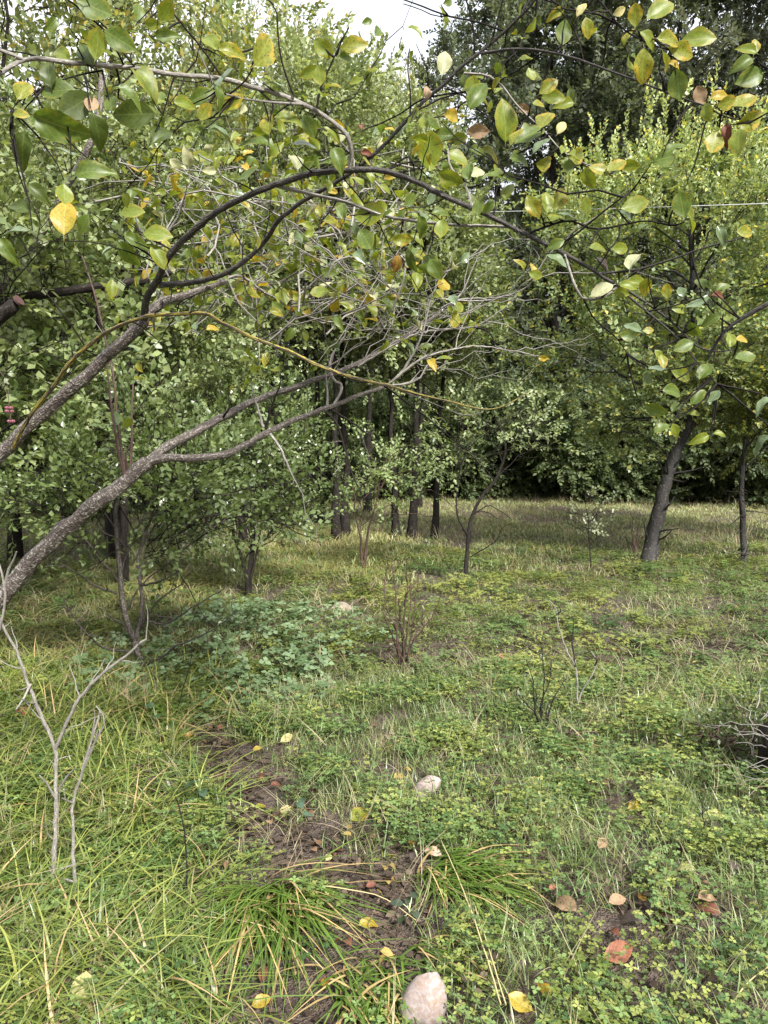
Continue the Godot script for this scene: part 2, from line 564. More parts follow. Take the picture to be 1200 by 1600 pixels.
# Grows limbs, branches, twigs and leaf sprigs from the given trunks into an ellipsoid crown. s: see plant_defaults.
func plant(o: Node3D, trunks: Array, s: Dictionary) -> void:
	rng.seed = s.seed
	var d := {"trunk": "trunk", "bark": M.bark_rough, "twig_bark": M.bark_dark, "limbs": 9, "start": 0.3, "subs": 7, "twigs": 3, "sprigs": 6, "size": 1.0, "gap": -0.35, "droop": 0.0, "rise": 0.5, "sub_len": 0.42, "twig_len": 0.35, "gap_scale": 1.0, "top_tint": Color(1, 1, 1), "leafy": 1.0, "limb_r": 0.5, "limb_name": "limb", "keep": 1.0, "inner": 0.35, "sides": 7, "vlow": -0.7, "shoots": 0, "shoot_len": 0.6}
	for k in s:
		d[k] = s[k]
	var c: Vector3 = d.centre
	var rad: Vector3 = d.radii
	var where := []
	var tints := PackedColorArray()
	var tw := MB.new()
	for tr in trunks:
		var pts: PackedVector3Array = tr[0]
		var b := MB.new()
		var rr := taper(pts.size(), tr[1], tr[2], 0.8)
		rr[0] *= 1.6
		rr[1] *= 1.12
		b.tube(pts, rr, d.sides, Color.WHITE, 0.09, rng)
		part(d.trunk, b.mesh(), d.bark, o)
	var per := int(ceil(float(d.limbs) / trunks.size()))
	for ti in trunks.size():
		var pts: PackedVector3Array = trunks[ti][0]
		for li in per:
			var f := (li + rf(0.1, 0.9)) / per
			var t := lerpf(d.start, 0.99, f)
			var a := along(pts, t)
			var az := 2.39996 * (li + ti * 1.7) + rf(-0.5, 0.5)
			var v := clampf(lerpf(d.vlow, 0.95, f) + rf(-0.25, 0.25), -0.95, 0.98)
			var hz := sqrt(1.0 - v * v)
			var target := c + Vector3(cos(az) * hz * rad.x, v * rad.y, sin(az) * hz * rad.z) * rf(0.72, 1.0)
			var dir: Vector3 = (target - a).normalized() + Vector3.UP * d.rise
			var limb := bez(a, dir, target, 7, 0.025)
			var r0: float = lerpf(trunks[ti][1], trunks[ti][2], t) * d.limb_r
			var lb := MB.new()
			lb.tube(limb, taper(limb.size(), r0, 0.004, 0.7), 5, Color.WHITE, 0.05, rng)
			part(d.limb_name, lb.mesh(), d.bark, o)
			var ll := a.distance_to(target)
			for si in d.subs:
				var u := lerpf(d.inner, 1.0, (si + rf(0.2, 1.0)) / d.subs)
				var sa := along(limb, u)
				var tan := (along(limb, minf(u + 0.08, 1.0)) - along(limb, maxf(u - 0.08, 0.0))).normalized()
				var sd := (tan * rf(0.4, 0.9) + rdir() * 0.8 + Vector3(0, 0.15 - d.droop, 0)).normalized()
				var sl: float = ll * d.sub_len * rf(0.6, 1.15) * (1.15 - u * 0.45)
				var sub := bez(sa, sd + Vector3.UP * 0.2, sa + sd * sl - Vector3.UP * sl * d.droop * 0.4, 4, 0.03)
				tw.tube(sub, taper(sub.size(), maxf(r0 * 0.3, 0.004), 0.0025), 4, Color.WHITE)
				for k in d.twigs + 1:
					var q := lerpf(0.25, 1.0, float(k + 1) / (d.twigs + 1))
					var ta := along(sub, q)
					var td := ((along(sub, q) - along(sub, q - 0.2)).normalized() * 0.8 + rdir() * 0.85 + Vector3(0, 0.1 - d.droop * 0.6, 0)).normalized()
					var tl: float = d.twig_len * rf(0.6, 1.3)
					var twig := bez(ta, td, ta + td * tl - Vector3.UP * tl * d.droop * 0.3, 3, 0.04)
					if n_low.get_noise_3dv((o.position + ta) * 2.3 / d.gap_scale + Vector3(d.seed, 0, 0)) < d.gap:
						continue
					tw.tube(twig, taper(twig.size(), 0.0035, 0.0012), 3, Color.WHITE)
					for g in d.sprigs:
						if rng.randf() > d.leafy:
							continue
						var w := lerpf(0.1, 1.0, (g + rf(0.0, 1.0)) / d.sprigs)
						var sp := along(twig, w)
						var gd: Vector3 = (td * 0.7 + rdir() * 0.75 + Vector3.UP * (0.15 - d.droop)).normalized()
						where.append(frame(gd, Vector3.UP + rdir() * 0.5, rf(-0.6, 0.6), d.size * rf(0.7, 1.2), sp))
						var m := clampf(0.5 + n_mid.get_noise_3dv((o.position + sp) * 3.0) * 0.9 + rf(-0.3, 0.3), 0, 1)
						var col: Color = d.col0.lerp(d.col1, m)
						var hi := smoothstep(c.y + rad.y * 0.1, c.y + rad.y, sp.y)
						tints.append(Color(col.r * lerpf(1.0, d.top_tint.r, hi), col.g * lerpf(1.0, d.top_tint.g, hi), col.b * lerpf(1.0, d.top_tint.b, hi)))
	# upright leafy shoots out of the top of the crown
	for k in d.shoots:
		var az := rf(0, TAU)
		var v := rf(0.25, 0.95)
		var hz := sqrt(1.0 - v * v)
		var p := c + Vector3(cos(az) * hz * rad.x, v * rad.y, sin(az) * hz * rad.z) * rf(0.8, 0.98)
		var up := (Vector3.UP + rdir() * 0.3).normalized()
		var top: Vector3 = p + up * d.shoot_len * rf(0.5, 1.2)
		var line := bez(p - up * 0.2, up, top, 4, 0.03)
		tw.tube(line, taper(line.size(), 0.005, 0.0015), 3)
		for g in 7:
			var sp := along(line, lerpf(0.15, 1.0, g / 6.0))
			where.append(frame((up + rdir() * 0.45).normalized(), rdir(), 0.0, d.size * rf(0.5, 0.85), sp))
			var k2 := rf(0.7, 1.0)
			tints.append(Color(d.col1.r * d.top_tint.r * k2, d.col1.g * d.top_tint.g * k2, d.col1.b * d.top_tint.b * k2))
	part("twigs", tw.mesh(), d.twig_bark, o, "stuff")
	if where.size():
		scatter_merged("foliage", d.mesh, d.leaf, where, tints, o)


func rise(h: float, lean: Vector3, wob: float, m := 9) -> PackedVector3Array:
	var out := PackedVector3Array()
	for i in m + 1:
		var t := float(i) / m
		var p := Vector3(0, h * t, 0) + lean * (t * 0.6 + t * t * 0.4)
		if i > 0:
			p += Vector3(rf(-1, 1), 0, rf(-1, 1)) * wob * minf(1.0, i * 0.5)
		else:
			p.y = -0.12
		out.append(p)
	return out


# a copy of a finished plant with its parts, turned and scaled
func dup(o: Node3D, label: String, at: Vector3, yaw: float, size: Vector3) -> Node3D:
	var base: String = o.name
	if base.right(4).begins_with("_") and base.right(3).is_valid_int():
		base = base.left(-4)
	var r: Node3D = o.duplicate()
	r.name = numbered(base)
	add_child(r)
	r.position = at
	r.rotation.y = yaw
	r.scale = size
	r.set_meta("label", label)
	return r


# ------------------------------------------------------------------ the near leaning trees
var bough: Array = []      # [pixel position, depth, world position, radius] samples of the branches that leaves may grow from


func to_px(p: Vector3) -> Vector2:
	var q := cam_basis.inverse() * (p - EYE)
	return Vector2(600.0 + q.x / -q.z * F, 800.0 - q.y / -q.z * F)


func branch(o: Node3D, called: String, pts: Array, r0: float, r1: float, mat: Material, sides := 7, power := 0.9, wob := 0.0) -> PackedVector3Array:
	var w := []
	for p in pts:
		w.append(P(p.x, p.y, p.z) - o.position)
	var line := smooth_line(w, clampf(r0 * 2.0, 0.018, 0.05), maxf(wob, r0 * 0.12))
	var b := MB.new()
	b.tube(line, taper(line.size(), r0, r1, power), sides, Color.WHITE, 0.11, rng)
	part(called, b.mesh(), mat, o)
	for i in line.size():
		var q := line[i] + o.position
		bough.append([to_px(q), -q.z, q, lerpf(r0, r1, float(i) / line.size())])
	return line


# small crooked spurs and twiglets along a branch; returns their ends
func spurs(b: MB, line: PackedVector3Array, every: float, lo: float, hi: float, r: float) -> Array:
	var ends := []
	var run := 0.0
	for i in range(1, line.size()):
		run += line[i].distance_to(line[i - 1])
		if run < every:
			continue
		run = rf(-0.3, 0.3) * every
		var t := (line[i] - line[i - 1]).normalized()
		var d := (t * rf(0.1, 0.9) + rdir() * 0.9 + Vector3.UP * 0.25).normalized()
		var length := rf(lo, hi)
		var p := bez(line[i], d, line[i] + d * length + rdir() * length * 0.3, 4, 0.05)
		b.tube(p, taper(p.size(), r, r * 0.4), 4)
		ends.append([p[p.size() - 1], d, p])
	return ends


var leaf_shapes: Array = []


func make_leaf_shapes() -> void:
	rng.seed = 808
	for i in 7:
		var b := MB.new()
		b.tube(PackedVector3Array([Vector3(0, -0.16, -0.03), Vector3(0, -0.08, 0.005), Vector3.ZERO]), PackedFloat32Array([0.011, 0.010, 0.012]), 3)
		b.leaf(Vector3.ZERO, Vector3(0, 1, 0), Vector3(0, 0, 1), 1.0, [0.62, 0.56, 0.68, 0.52, 0.6, 0.45, 0.7][i], [0.45, 0.75, 0.3, 0.95, 0.6, 1.2, 0.4][i], [0.35, 0.8, -0.3, 1.0, 0.3, 1.3, 0.5][i], 10, 2, Color.WHITE, [0.48, 0.44, 0.52, 0.42, 0.5, 0.45, 0.5][i], 0.05, [0.02, 0.03, 0.022, 0.04, 0.03, 0.05, 0.03][i], i * 1.3)
		leaf_shapes.append(b.mesh())


var leaf_count := 0
var spare := {}


func put_leaf(o: Node3D, at: Vector3, dir: Vector3, nor: Vector3, length: float, mat: Material, shape: int, called := "leaf") -> void:
	leaf_count += 1
	if leaf_count > 290:
		if not spare.has(mat):
			spare[mat] = []
		spare[mat].append(frame(dir, nor, 0.0, length, at))
		return
	var l := part(called, leaf_shapes[shape % leaf_shapes.size()], mat, o)
	l.transform = frame(dir, nor, 0.0, length, at)


var petioles: MB


# one leaf of the near tree: its middle in the photograph, its length there, which way its tip points
func lf(o: Node3D, px: float, py: float, length: float, ang: float, kind: String) -> void:
	var best := 1e9
	var at: Array = bough[0]
	for s in bough:
		var dd: float = s[0].distance_to(Vector2(px, py)) + s[3] * 300.0
		if dd < best:
			best = dd
			at = s
	var depth: float = at[1] + rf(-0.07, 0.03)
	var a := deg_to_rad(ang)
	var big := length / F * depth * 0.97
	var view := ray(px, py).normalized()
	var right := cam_basis.x
	var up := cam_basis.y
	var tilt := rf(-0.45, 0.45)
	var d := (right * cos(a) + up * sin(a) + view * tilt).normalized()
	var nor := -view * 0.9 + Vector3.UP * rf(0.0, 0.7) + rdir() * 0.45
	if kind == "blue":
		nor = -view * 0.45 + Vector3.UP * 0.8 + rdir() * 0.2
	var c := P(px, py, depth)
	var base := c - d * big * 0.5
	var stem := base - d * big * 0.15
	put_leaf(o, base - o.position, d, nor, big * (1.0 + absf(tilt) * 0.25), M["leaf_" + kind], rng.randi() % 5 if kind != "brown" else 5)
	var from: Vector3 = at[2]
	if stem.distance_to(from) > 0.015:
		var p := bez(from - o.position, (stem - from).normalized() + rdir() * 0.25, stem - o.position, 5, 0.015)
		petioles.tube(p, taper(p.size(), 0.0022, 0.0010), 4)


# past 290 leaves of one tree, the rest are one part for each colour
func spare_leaves(o: Node3D) -> void:
	for mat in spare:
		var tints := PackedColorArray()
		tints.resize(spare[mat].size())
		tints.fill(Color.WHITE)
		scatter("foliage", leaf_shapes[1], mat, spare[mat], tints, o)
	spare.clear()
	leaf_count = 0


# leaves that sprout along twigs, most of them as parts of their own
func leafy_twigs(o: Node3D, ends: Array, per: int, lo: float, hi: float, kinds: Array) -> void:
	for e in ends:
		var p: PackedVector3Array = e[2]
		for k in per:
			var t := 1.0 if k == 0 else rf(0.35, 1.0)
			var at := along(p, t)
			var d: Vector3 = (e[1] * 0.5 + rdir() + Vector3(0, -0.15, 0)).normalized()
			var nor := Vector3.UP * 0.7 + rdir() * 0.8 + Vector3(0, 0, 0.4)
			put_leaf(o, at + d * 0.012, d, nor, rf(lo, hi), M["leaf_" + kinds[rng.randi() % kinds.size()]], rng.randi() % 5)


func near_trees() -> void:
	rng.seed = 4242
	make_leaf_shapes()
	# ---- the upper tree
	var foot := P(-520, 1500, 2.45)
	foot.y = hgt(foot.x, foot.z)
	var o := thing("leaning_tree", "leaning tree with dark forked limbs arching across the top, bearing large spotted yellow-green leaves", "tree", foot)
	petioles = MB.new()
	var tw := MB.new()
	var foot_px := to_px(foot + Vector3(0, -0.1, 0))
	var trunk := branch(o, "trunk", [Vector3(foot_px.x, foot_px.y, 2.45), Vector3(-330, 1120, 2.4), Vector3(-150, 880, 2.34), Vector3(0, 712, 2.3), Vector3(60, 652, 2.28), Vector3(130, 590, 2.25), Vector3(185, 540, 2.2), Vector3(225, 500, 2.17)], 0.0370, 0.0160, M.bark, 12, 0.8)
	bough.clear()
	var e := []
	branch(o, "limb", [Vector3(220, 505, 2.17), Vector3(250, 475, 2.2), Vector3(300, 458, 2.3), Vector3(350, 440, 2.4)], 0.0147, 0.0091, M.bark, 8)
	branch(o, "limb", [Vector3(224, 503, 2.17), Vector3(230, 465, 2.12), Vector3(248, 435, 2.05), Vector3(260, 405, 2.0), Vector3(292, 370, 1.95), Vector3(340, 330, 1.88), Vector3(390, 305, 1.82), Vector3(440, 285, 1.78), Vector3(490, 270, 1.74)], 0.0100, 0.0064, M.bark_near, 9)
	var l1 := branch(o, "limb", [Vector3(490, 270, 1.74), Vector3(545, 266, 1.7), Vector3(600, 267, 1.68), Vector3(650, 284, 1.65), Vector3(700, 310, 1.62), Vector3(760, 335, 1.6), Vector3(820, 365, 1.58), Vector3(880, 395, 1.55), Vector3(930, 425, 1.52), Vector3(965, 447, 1.5)], 0.0070, 0.0034, M.bark_near, 8)
	var l1b := branch(o, "branch", [Vector3(965, 447, 1.5), Vector3(1000, 478, 1.48), Vector3(1050, 520, 1.46), Vector3(1085, 560, 1.45), Vector3(1120, 600, 1.46)], 0.0030, 0.0011, M.bark_near, 6)
	var l1c := branch(o, "branch", [Vector3(972, 448, 1.5), Vector3(1025, 484, 1.49), Vector3(1060, 512, 1.48), Vector3(1085, 538, 1.47), Vector3(1115, 549, 1.46), Vector3(1150, 546, 1.46)], 0.0029, 0.0013, M.bark_near, 6)
	var l2 := branch(o, "limb", [Vector3(250, 445, 2.06), Vector3(300, 441, 2.03), Vector3(345, 430, 2.0), Vector3(385, 405, 1.97), Vector3(415, 375, 1.94), Vector3(440, 340, 1.9), Vector3(480, 310, 1.87), Vector3(525, 285, 1.83), Vector3(580, 245, 1.79), Vector3(620, 205, 1.76), Vector3(660, 160, 1.72), Vector3(690, 135, 1.7), Vector3(730, 97, 1.67), Vector3(775, 62, 1.65), Vector3(830, 8, 1.6), Vector3(856, -30, 1.58)], 0.0078, 0.0025, M.bark_near, 8)
	var l3 := branch(o, "branch", [Vector3(752, 84, 1.66), Vector3(800, 77, 1.62), Vector3(850, 80, 1.58), Vector3(900, 92, 1.54), Vector3(950, 110, 1.5), Vector3(1000, 128, 1.46), Vector3(1050, 148, 1.43), Vector3(1100, 165, 1.42), Vector3(1135, 183, 1.41), Vector3(1175, 190, 1.4)], 0.0034, 0.0011, M.bark_near, 6)
	branch(o, "branch", [Vector3(938, 428, 1.52), Vector3(1000, 420, 1.5), Vector3(1050, 405, 1.48), Vector3(1100, 387, 1.46), Vector3(1162, 371, 1.45)], 0.0029, 0.0015, M.bark_near, 6)
	branch(o, "branch", [Vector3(1105, 560, 1.45), Vector3(1130, 520, 1.42), Vector3(1160, 497, 1.4), Vector3(1205, 472, 1.38)], 0.0026, 0.0042, M.bark_near, 6)
	branch(o, "branch", [Vector3(965, 448, 1.5), Vector3(945, 463, 1.5), Vector3(915, 468, 1.5), Vector3(900, 450, 1.5), Vector3(888, 415, 1.52), Vector3(882, 397, 1.55)], 0.0022, 0.0028, M.bark_pale, 5)
	branch(o, "branch", [Vector3(912, 468, 1.5), Vector3(930, 500, 1.52), Vector3(960, 525, 1.54), Vector3(980, 552, 1.56)], 0.002, 0.001, M.bark_dark, 5)
	branch(o, "branch", [Vector3(430, 290, 1.79), Vector3(480, 302, 1.78), Vector3(545, 317, 1.75), Vector3(600, 337, 1.72), Vector3(660, 347, 1.69), Vector3(720, 352, 1.66), Vector3(795, 354, 1.6)], 0.0042, 0.0031, M.bark_pale, 6)
	var l4 := branch(o, "limb", [Vector3(545, 268, 1.7), Vector3(549, 238, 1.68), Vector3(541, 210, 1.66), Vector3(512, 185, 1.65), Vector3(480, 166, 1.63), Vector3(440, 149, 1.62), Vector3(390, 135, 1.6), Vector3(340, 122, 1.6), Vector3(280, 117, 1.58), Vector3(220, 108, 1.56), Vector3(150, 101, 1.55), Vector3(100, 97, 1.54), Vector3(60, 91, 1.53), Vector3(30, 96, 1.52), Vector3(0, 115, 1.5), Vector3(-50, 140, 1.5)], 0.0048, 0.0043, M.bark_pale, 8)
	branch(o, "branch", [Vector3(35, 93, 1.52), Vector3(5, 80, 1.5), Vector3(-40, 70, 1.48)], 0.0035, 0.0028, M.bark_pale, 6)
	branch(o, "branch", [Vector3(478, 163, 1.63), Vector3(440, 161, 1.6), Vector3(390, 156, 1.58), Vector3(355, 148, 1.57), Vector3(338, 140, 1.57), Vector3(325, 112, 1.55), Vector3(310, 80, 1.54)], 0.0029, 0.0013, M.bark_pale, 6)
	branch(o, "branch", [Vector3(195, 106, 1.56), Vector3(188, 90, 1.54), Vector3(170, 56, 1.52), Vector3(147, 33, 1.5), Vector3(110, 2, 1.48), Vector3(85, -15, 1.46)], 0.0024, 0.0014, M.bark_dark, 5)
	branch(o, "branch", [Vector3(160, 110, 1.56), Vector3(120, 118, 1.54), Vector3(70, 135, 1.52), Vector3(30, 158, 1.5), Vector3(18, 172, 1.5)], 0.0021, 0.0010, M.bark_dark, 5)
	branch(o, "branch", [Vector3(345, 118, 1.59), Vector3(315, 75, 1.57), Vector3(290, 45, 1.55), Vector3(270, 20, 1.53), Vector3(245, -5, 1.52)], 0.0021, 0.0013, M.bark_dark, 5)
	branch(o, "branch", [Vector3(459, 150, 1.62), Vector3(447, 118, 1.61), Vector3(438, 85, 1.6), Vector3(434, 50, 1.6), Vector3(431, 14, 1.59), Vector3(412, -6, 1.58)], 0.0022, 0.0014, M.bark_dark, 5)
	branch(o, "branch", [Vector3(495, 170, 1.64), Vector3(500, 140, 1.63), Vector3(515, 105, 1.62), Vector3(530, 72, 1.61), Vector3(545, 43, 1.6)], 0.0026, 0.0014, M.bark_dark, 5)
	branch(o, "branch", [Vector3(358, 147, 1.58), Vector3(380, 130, 1.57), Vector3(396, 103, 1.56), Vector3(398, 75, 1.55)], 0.002, 0.0012, M.bark_dark, 5)
	branch(o, "branch", [Vector3(741, 88, 1.67), Vector3(741, 55, 1.66), Vector3(734, 18, 1.65), Vector3(725, -8, 1.64)], 0.0024, 0.0017, M.bark_dark, 5)
	branch(o, "branch", [Vector3(767, 68, 1.65), Vector3(776, 36, 1.64), Vector3(787, -5, 1.62)], 0.0021, 0.0018, M.bark_dark, 5)
	branch(o, "branch", [Vector3(786, 48, 1.64), Vector3(745, 34, 1.63), Vector3(700, 25, 1.62), Vector3(660, 10, 1.6), Vector3(622, -4, 1.58)], 0.0022, 0.0014, M.bark_dark, 5)
	branch(o, "branch", [Vector3(700, 25, 1.62), Vector3(680, 25, 1.61), Vector3(655, 14, 1.6), Vector3(630, 6, 1.6)], 0.0014, 0.001, M.bark_dark, 4)
	branch(o, "branch", [Vector3(641, 178, 1.74), Vector3(641, 140, 1.73), Vector3(637, 105, 1.72), Vector3(640, 76, 1.71)], 0.0022, 0.0012, M.bark_dark, 5)
	branch(o, "branch", [Vector3(590, 195, 1.77), Vector3(625, 178, 1.75), Vector3(660, 155, 1.72), Vector3(700, 147, 1.7), Vector3(728, 143, 1.69)], 0.0016, 0.0022, M.bark_dark, 4)
	branch(o, "branch", [Vector3(698, 138, 1.69), Vector3(725, 150, 1.68), Vector3(745, 170, 1.66), Vector3(772, 188, 1.64)], 0.0022, 0.0012, M.bark_dark, 4)
	branch(o, "branch", [Vector3(725, 115, 1.67), Vector3(760, 118, 1.66), Vector3(785, 135, 1.64), Vector3(808, 165, 1.62), Vector3(850, 205, 1.6), Vector3(880, 238, 1.58), Vector3(920, 258, 1.55), Vector3(960, 268, 1.53)], 0.0026, 0.0014, M.bark_pale, 5)
	branch(o, "branch", [Vector3(648, 268, 1.7), Vector3(640, 245, 1.7), Vector3(612, 260, 1.72), Vector3(600, 275, 1.68)], 0.0021, 0.0014, M.bark_dark, 5)
	branch(o, "branch", [Vector3(700, 232, 1.68), Vector3(703, 258, 1.66), Vector3(720, 280, 1.65), Vector3(732, 300, 1.63), Vector3(738, 325, 1.61)], 0.0018, 0.0022, M.bark_pale, 4)
	branch(o, "branch", [Vector3(825, 366, 1.58), Vector3(850, 355, 1.56), Vector3(890, 345, 1.54), Vector3(930, 358, 1.52), Vector3(980, 350, 1.5), Vector3(1010, 345, 1.49), Vector3(1045, 352, 1.48)], 0.0026, 0.0016, M.bark_dark, 5)
	branch(o, "branch", [Vector3(870, 385, 1.55), Vector3(905, 362, 1.53), Vector3(950, 325, 1.5), Vector3(985, 300, 1.48)], 0.0026, 0.0014, M.bark_dark, 5)
	branch(o, "branch", [Vector3(905, -25, 1.5), Vector3(935, 0, 1.5), Vector3(960, 30, 1.49), Vector3(980, 50, 1.48), Vector3(1010, 66, 1.47), Vector3(1050, 80, 1.46)], 0.0021, 0.0010, M.bark_dark, 5)
	branch(o, "branch", [Vector3(1240, 130, 1.4), Vector3(1200, 107, 1.4), Vector3(1182, 95, 1.4)], 0.0021, 0.0010, M.bark_dark, 5)
	var li := branch(o, "limb", [Vector3(20, 700, 2.27), Vector3(50, 645, 2.2), Vector3(85, 602, 2.15), Vector3(110, 566, 2.1), Vector3(150, 530, 2.05), Vector3(185, 510, 2.0), Vector3(230, 494, 1.97), Vector3(270, 491, 1.95), Vector3(320, 490, 1.95), Vector3(345, 503, 1.95), Vector3(400, 530, 1.95), Vector3(450, 548, 1.95), Vector3(500, 572, 1.95), Vector3(560, 592, 1.95), Vector3(610, 603, 1.96)], 0.0060, 0.0043, M.bark_lichen, 8)
	branch(o, "branch", [Vector3(610, 603, 1.96), Vector3(650, 615, 1.97), Vector3(700, 627, 1.98), Vector3(760, 640, 2.0), Vector3(798, 629, 2.0), Vector3(828, 610, 2.0)], 0.0043, 0.0015, M.bark_lichen, 6)
	branch(o, "branch", [Vector3(600, 603, 1.96), Vector3(640, 632, 1.98), Vector3(680, 663, 2.0), Vector3(720, 697, 2.0), Vector3(750, 715, 2.0), Vector3(780, 734, 2.0), Vector3(805, 733, 2.0)], 0.0028, 0.0010, M.bark_dark, 5)
	branch(o, "branch", [Vector3(630, 612, 1.97), Vector3(670, 628, 1.99), Vector3(705, 642, 2.0), Vector3(725, 649, 2.0), Vector3(755, 644, 2.0)], 0.0021, 0.0010, M.bark_pale, 5)
	for q in [l1, l1b, l1c, l2, l3, l4, li]:
		e += spurs(tw, q, 0.07, 0.03, 0.16, 0.0018)
	leaves_one(o)
	leaves_two(o)
	leafy_twigs(o, e.slice(0, 40), 1, 0.028, 0.05, ["green", "lime", "spotted", "lime"])
	# finer twigs and smaller leaves between and behind the larger ones
	for k in 46:
		var s: Array = bough[rng.randi() % bough.size()]
		if s[0].y > 470.0 or (s[0].x > 780.0 and s[0].y > 330.0) or (s[0].x > 470.0 and s[0].x < 800.0 and s[0].y < 175.0):
			continue
		var f: Vector3 = s[2] - o.position
		var d := (rdir() + Vector3(-0.2, 0.35, -0.8)).normalized()
		var t := bez(f, d + rdir() * 0.4, f + d * rf(0.15, 0.55), 7, 0.03)
		tw.tube(t, taper(t.size(), 0.0022, 0.0008), 4)
		var e2 := spurs(tw, t, 0.06, 0.02, 0.09, 0.001)
		leafy_twigs(o, e2, 2, 0.022, 0.044, ["green", "lime", "lime", "lime", "spotted", "green"] if rng.randf() < 0.4 else ["green", "lime", "lime", "spotted"])
	part("twigs", tw.mesh(), M.bark_dark, o, "stuff")
	part("leaf_stalks", petioles.mesh(), M.bark_dark, o, "stuff")
	spare_leaves(o)
	# ---- the lower tree
	bough.clear()
	foot = P(-430, 1420, 2.5)
	foot.y = hgt(foot.x, foot.z)
	foot_px = to_px(foot + Vector3(0, -0.1, 0))
	o = thing("leaning_tree", "leaning tree with a pale speckled trunk at the left edge forking into two limbs", "tree", foot)
	tw = MB.new()
	branch(o, "trunk", [Vector3(foot_px.x, foot_px.y, 2.5), Vector3(-270, 1200, 2.5), Vector3(-110, 1040, 2.5), Vector3(-5, 938, 2.5), Vector3(50, 876, 2.5), Vector3(100, 828, 2.5), Vector3(160, 780, 2.5), Vector3(205, 742, 2.52), Vector3(230, 722, 2.53)], 0.0448, 0.0238, M.bark, 12, 0.8)
	var up := branch(o, "limb", [Vector3(226, 726, 2.53), Vector3(260, 700, 2.6), Vector3(300, 678, 2.65), Vector3(350, 651, 2.75), Vector3(385, 632, 2.85), Vector3(420, 618, 2.9), Vector3(460, 605, 2.95), Vector3(510, 588, 3.0), Vector3(550, 572, 3.05), Vector3(600, 545, 3.1), Vector3(660, 507, 3.15), Vector3(700, 478, 3.2)], 0.0178, 0.0056, M.bark, 9)
	var low := branch(o, "limb", [Vector3(226, 726, 2.53), Vector3(260, 716, 2.53), Vector3(300, 716, 2.54), Vector3(345, 712, 2.56), Vector3(380, 697, 2.58), Vector3(410, 680, 2.6), Vector3(460, 656, 2.65), Vector3(520, 634, 2.7), Vector3(560, 618, 2.75), Vector3(605, 603, 2.8)], 0.0147, 0.0063, M.bark, 9)
	for w in [
		[Vector3(605, 603, 2.8), Vector3(630, 578, 2.8), Vector3(650, 545, 2.8), Vector3(664, 505, 2.8), Vector3(678, 455, 2.8), Vector3(700, 425, 2.8), Vector3(735, 400, 2.8), Vector3(757, 380, 2.8)],
		[Vector3(560, 573, 3.05), Vector3(605, 545, 3.0), Vector3(650, 522, 3.0), Vector3(700, 515, 3.0), Vector3(740, 510, 3.0), Vector3(775, 490, 3.0), Vector3(808, 466, 3.0)],
		[Vector3(690, 482, 3.18), Vector3(720, 468, 3.15), Vector3(765, 466, 3.1), Vector3(800, 461, 3.05), Vector3(815, 446, 3.0), Vector3(828, 437, 3.0)],
		[Vector3(690, 468, 3.18), Vector3(760, 470, 3.1), Vector3(812, 455, 3.05), Vector3(835, 438, 3.0), Vector3(852, 422, 3.0)],
		[Vector3(690, 487, 3.18), Vector3(720, 460, 3.2), Vector3(738, 420, 3.2), Vector3(752, 390, 3.2)],
		[Vector3(740, 510, 3.0), Vector3(765, 520, 3.0), Vector3(775, 545, 3.0)],
		[Vector3(620, 590, 2.8), Vector3(660, 560, 2.8), Vector3(700, 548, 2.85), Vector3(745, 541, 2.9), Vector3(800, 548, 2.9), Vector3(845, 558, 2.9)],
		[Vector3(605, 603, 2.8), Vector3(650, 595, 2.8), Vector3(670, 568, 2.85), Vector3(690, 557, 2.9)],
		[Vector3(512, 636, 2.7), Vector3(511, 600, 2.68), Vector3(509, 575, 2.66)],
		[Vector3(520, 634, 2.7), Vector3(535, 605, 2.72), Vector3(520, 590, 2.74), Vector3(516, 560, 2.75), Vector3(535, 530, 2.78), Vector3(552, 500, 2.8), Vector3(580, 475, 2.85), Vector3(600, 462, 2.88)],
		[Vector3(508, 643, 2.68), Vector3(528, 665, 2.66), Vector3(540, 705, 2.64), Vector3(552, 745, 2.62), Vector3(572, 785, 2.6)],
		[Vector3(422, 678, 2.6), Vector3(440, 705, 2.58), Vector3(455, 740, 2.56), Vector3(475, 777, 2.55)],
		[Vector3(512, 636, 2.7), Vector3(550, 660, 2.7), Vector3(590, 690, 2.7)],
		[Vector3(415, 667, 2.6), Vector3(425, 635, 2.58), Vector3(436, 605, 2.56), Vector3(440, 580, 2.55)],
		[Vector3(412, 668, 2.6), Vector3(400, 630, 2.6), Vector3(392, 600, 2.6)],
		[Vector3(345, 655, 2.75), Vector3(357, 640, 2.7), Vector3(358, 612, 2.7)],
		[Vector3(352, 440, 2.42), Vector3(366, 432, 2.42), Vector3(385, 436, 2.44), Vector3(410, 455, 2.46), Vector3(445, 474, 2.5), Vector3(490, 500, 2.52), Vector3(515, 505, 2.55), Vector3(560, 508, 2.6)],
		[Vector3(445, 474, 2.5), Vector3(470, 460, 2.5), Vector3(505, 428, 2.5), Vector3(540, 402, 2.5)],
		[Vector3(430, 560, 2.9), Vector3(440, 520, 2.85), Vector3(470, 480, 2.8), Vector3(495, 440, 2.75), Vector3(470, 400, 2.7), Vector3(455, 370, 2.65)],
	]:
		var t := branch(o, "branch", w, 0.0052, 0.0016, M.bark_pale if rng.randf() < 0.7 else M.bark_dark, 5, 1.0, 0.002)
		e = spurs(tw, t, 0.12, 0.05, 0.2, 0.0016)
		if w[0].y < 560 or w[0].x < 420:
			leafy_twigs(o, e, 2, 0.03, 0.055, ["green", "lime", "lime", "spotted", "blue", "yellow"])
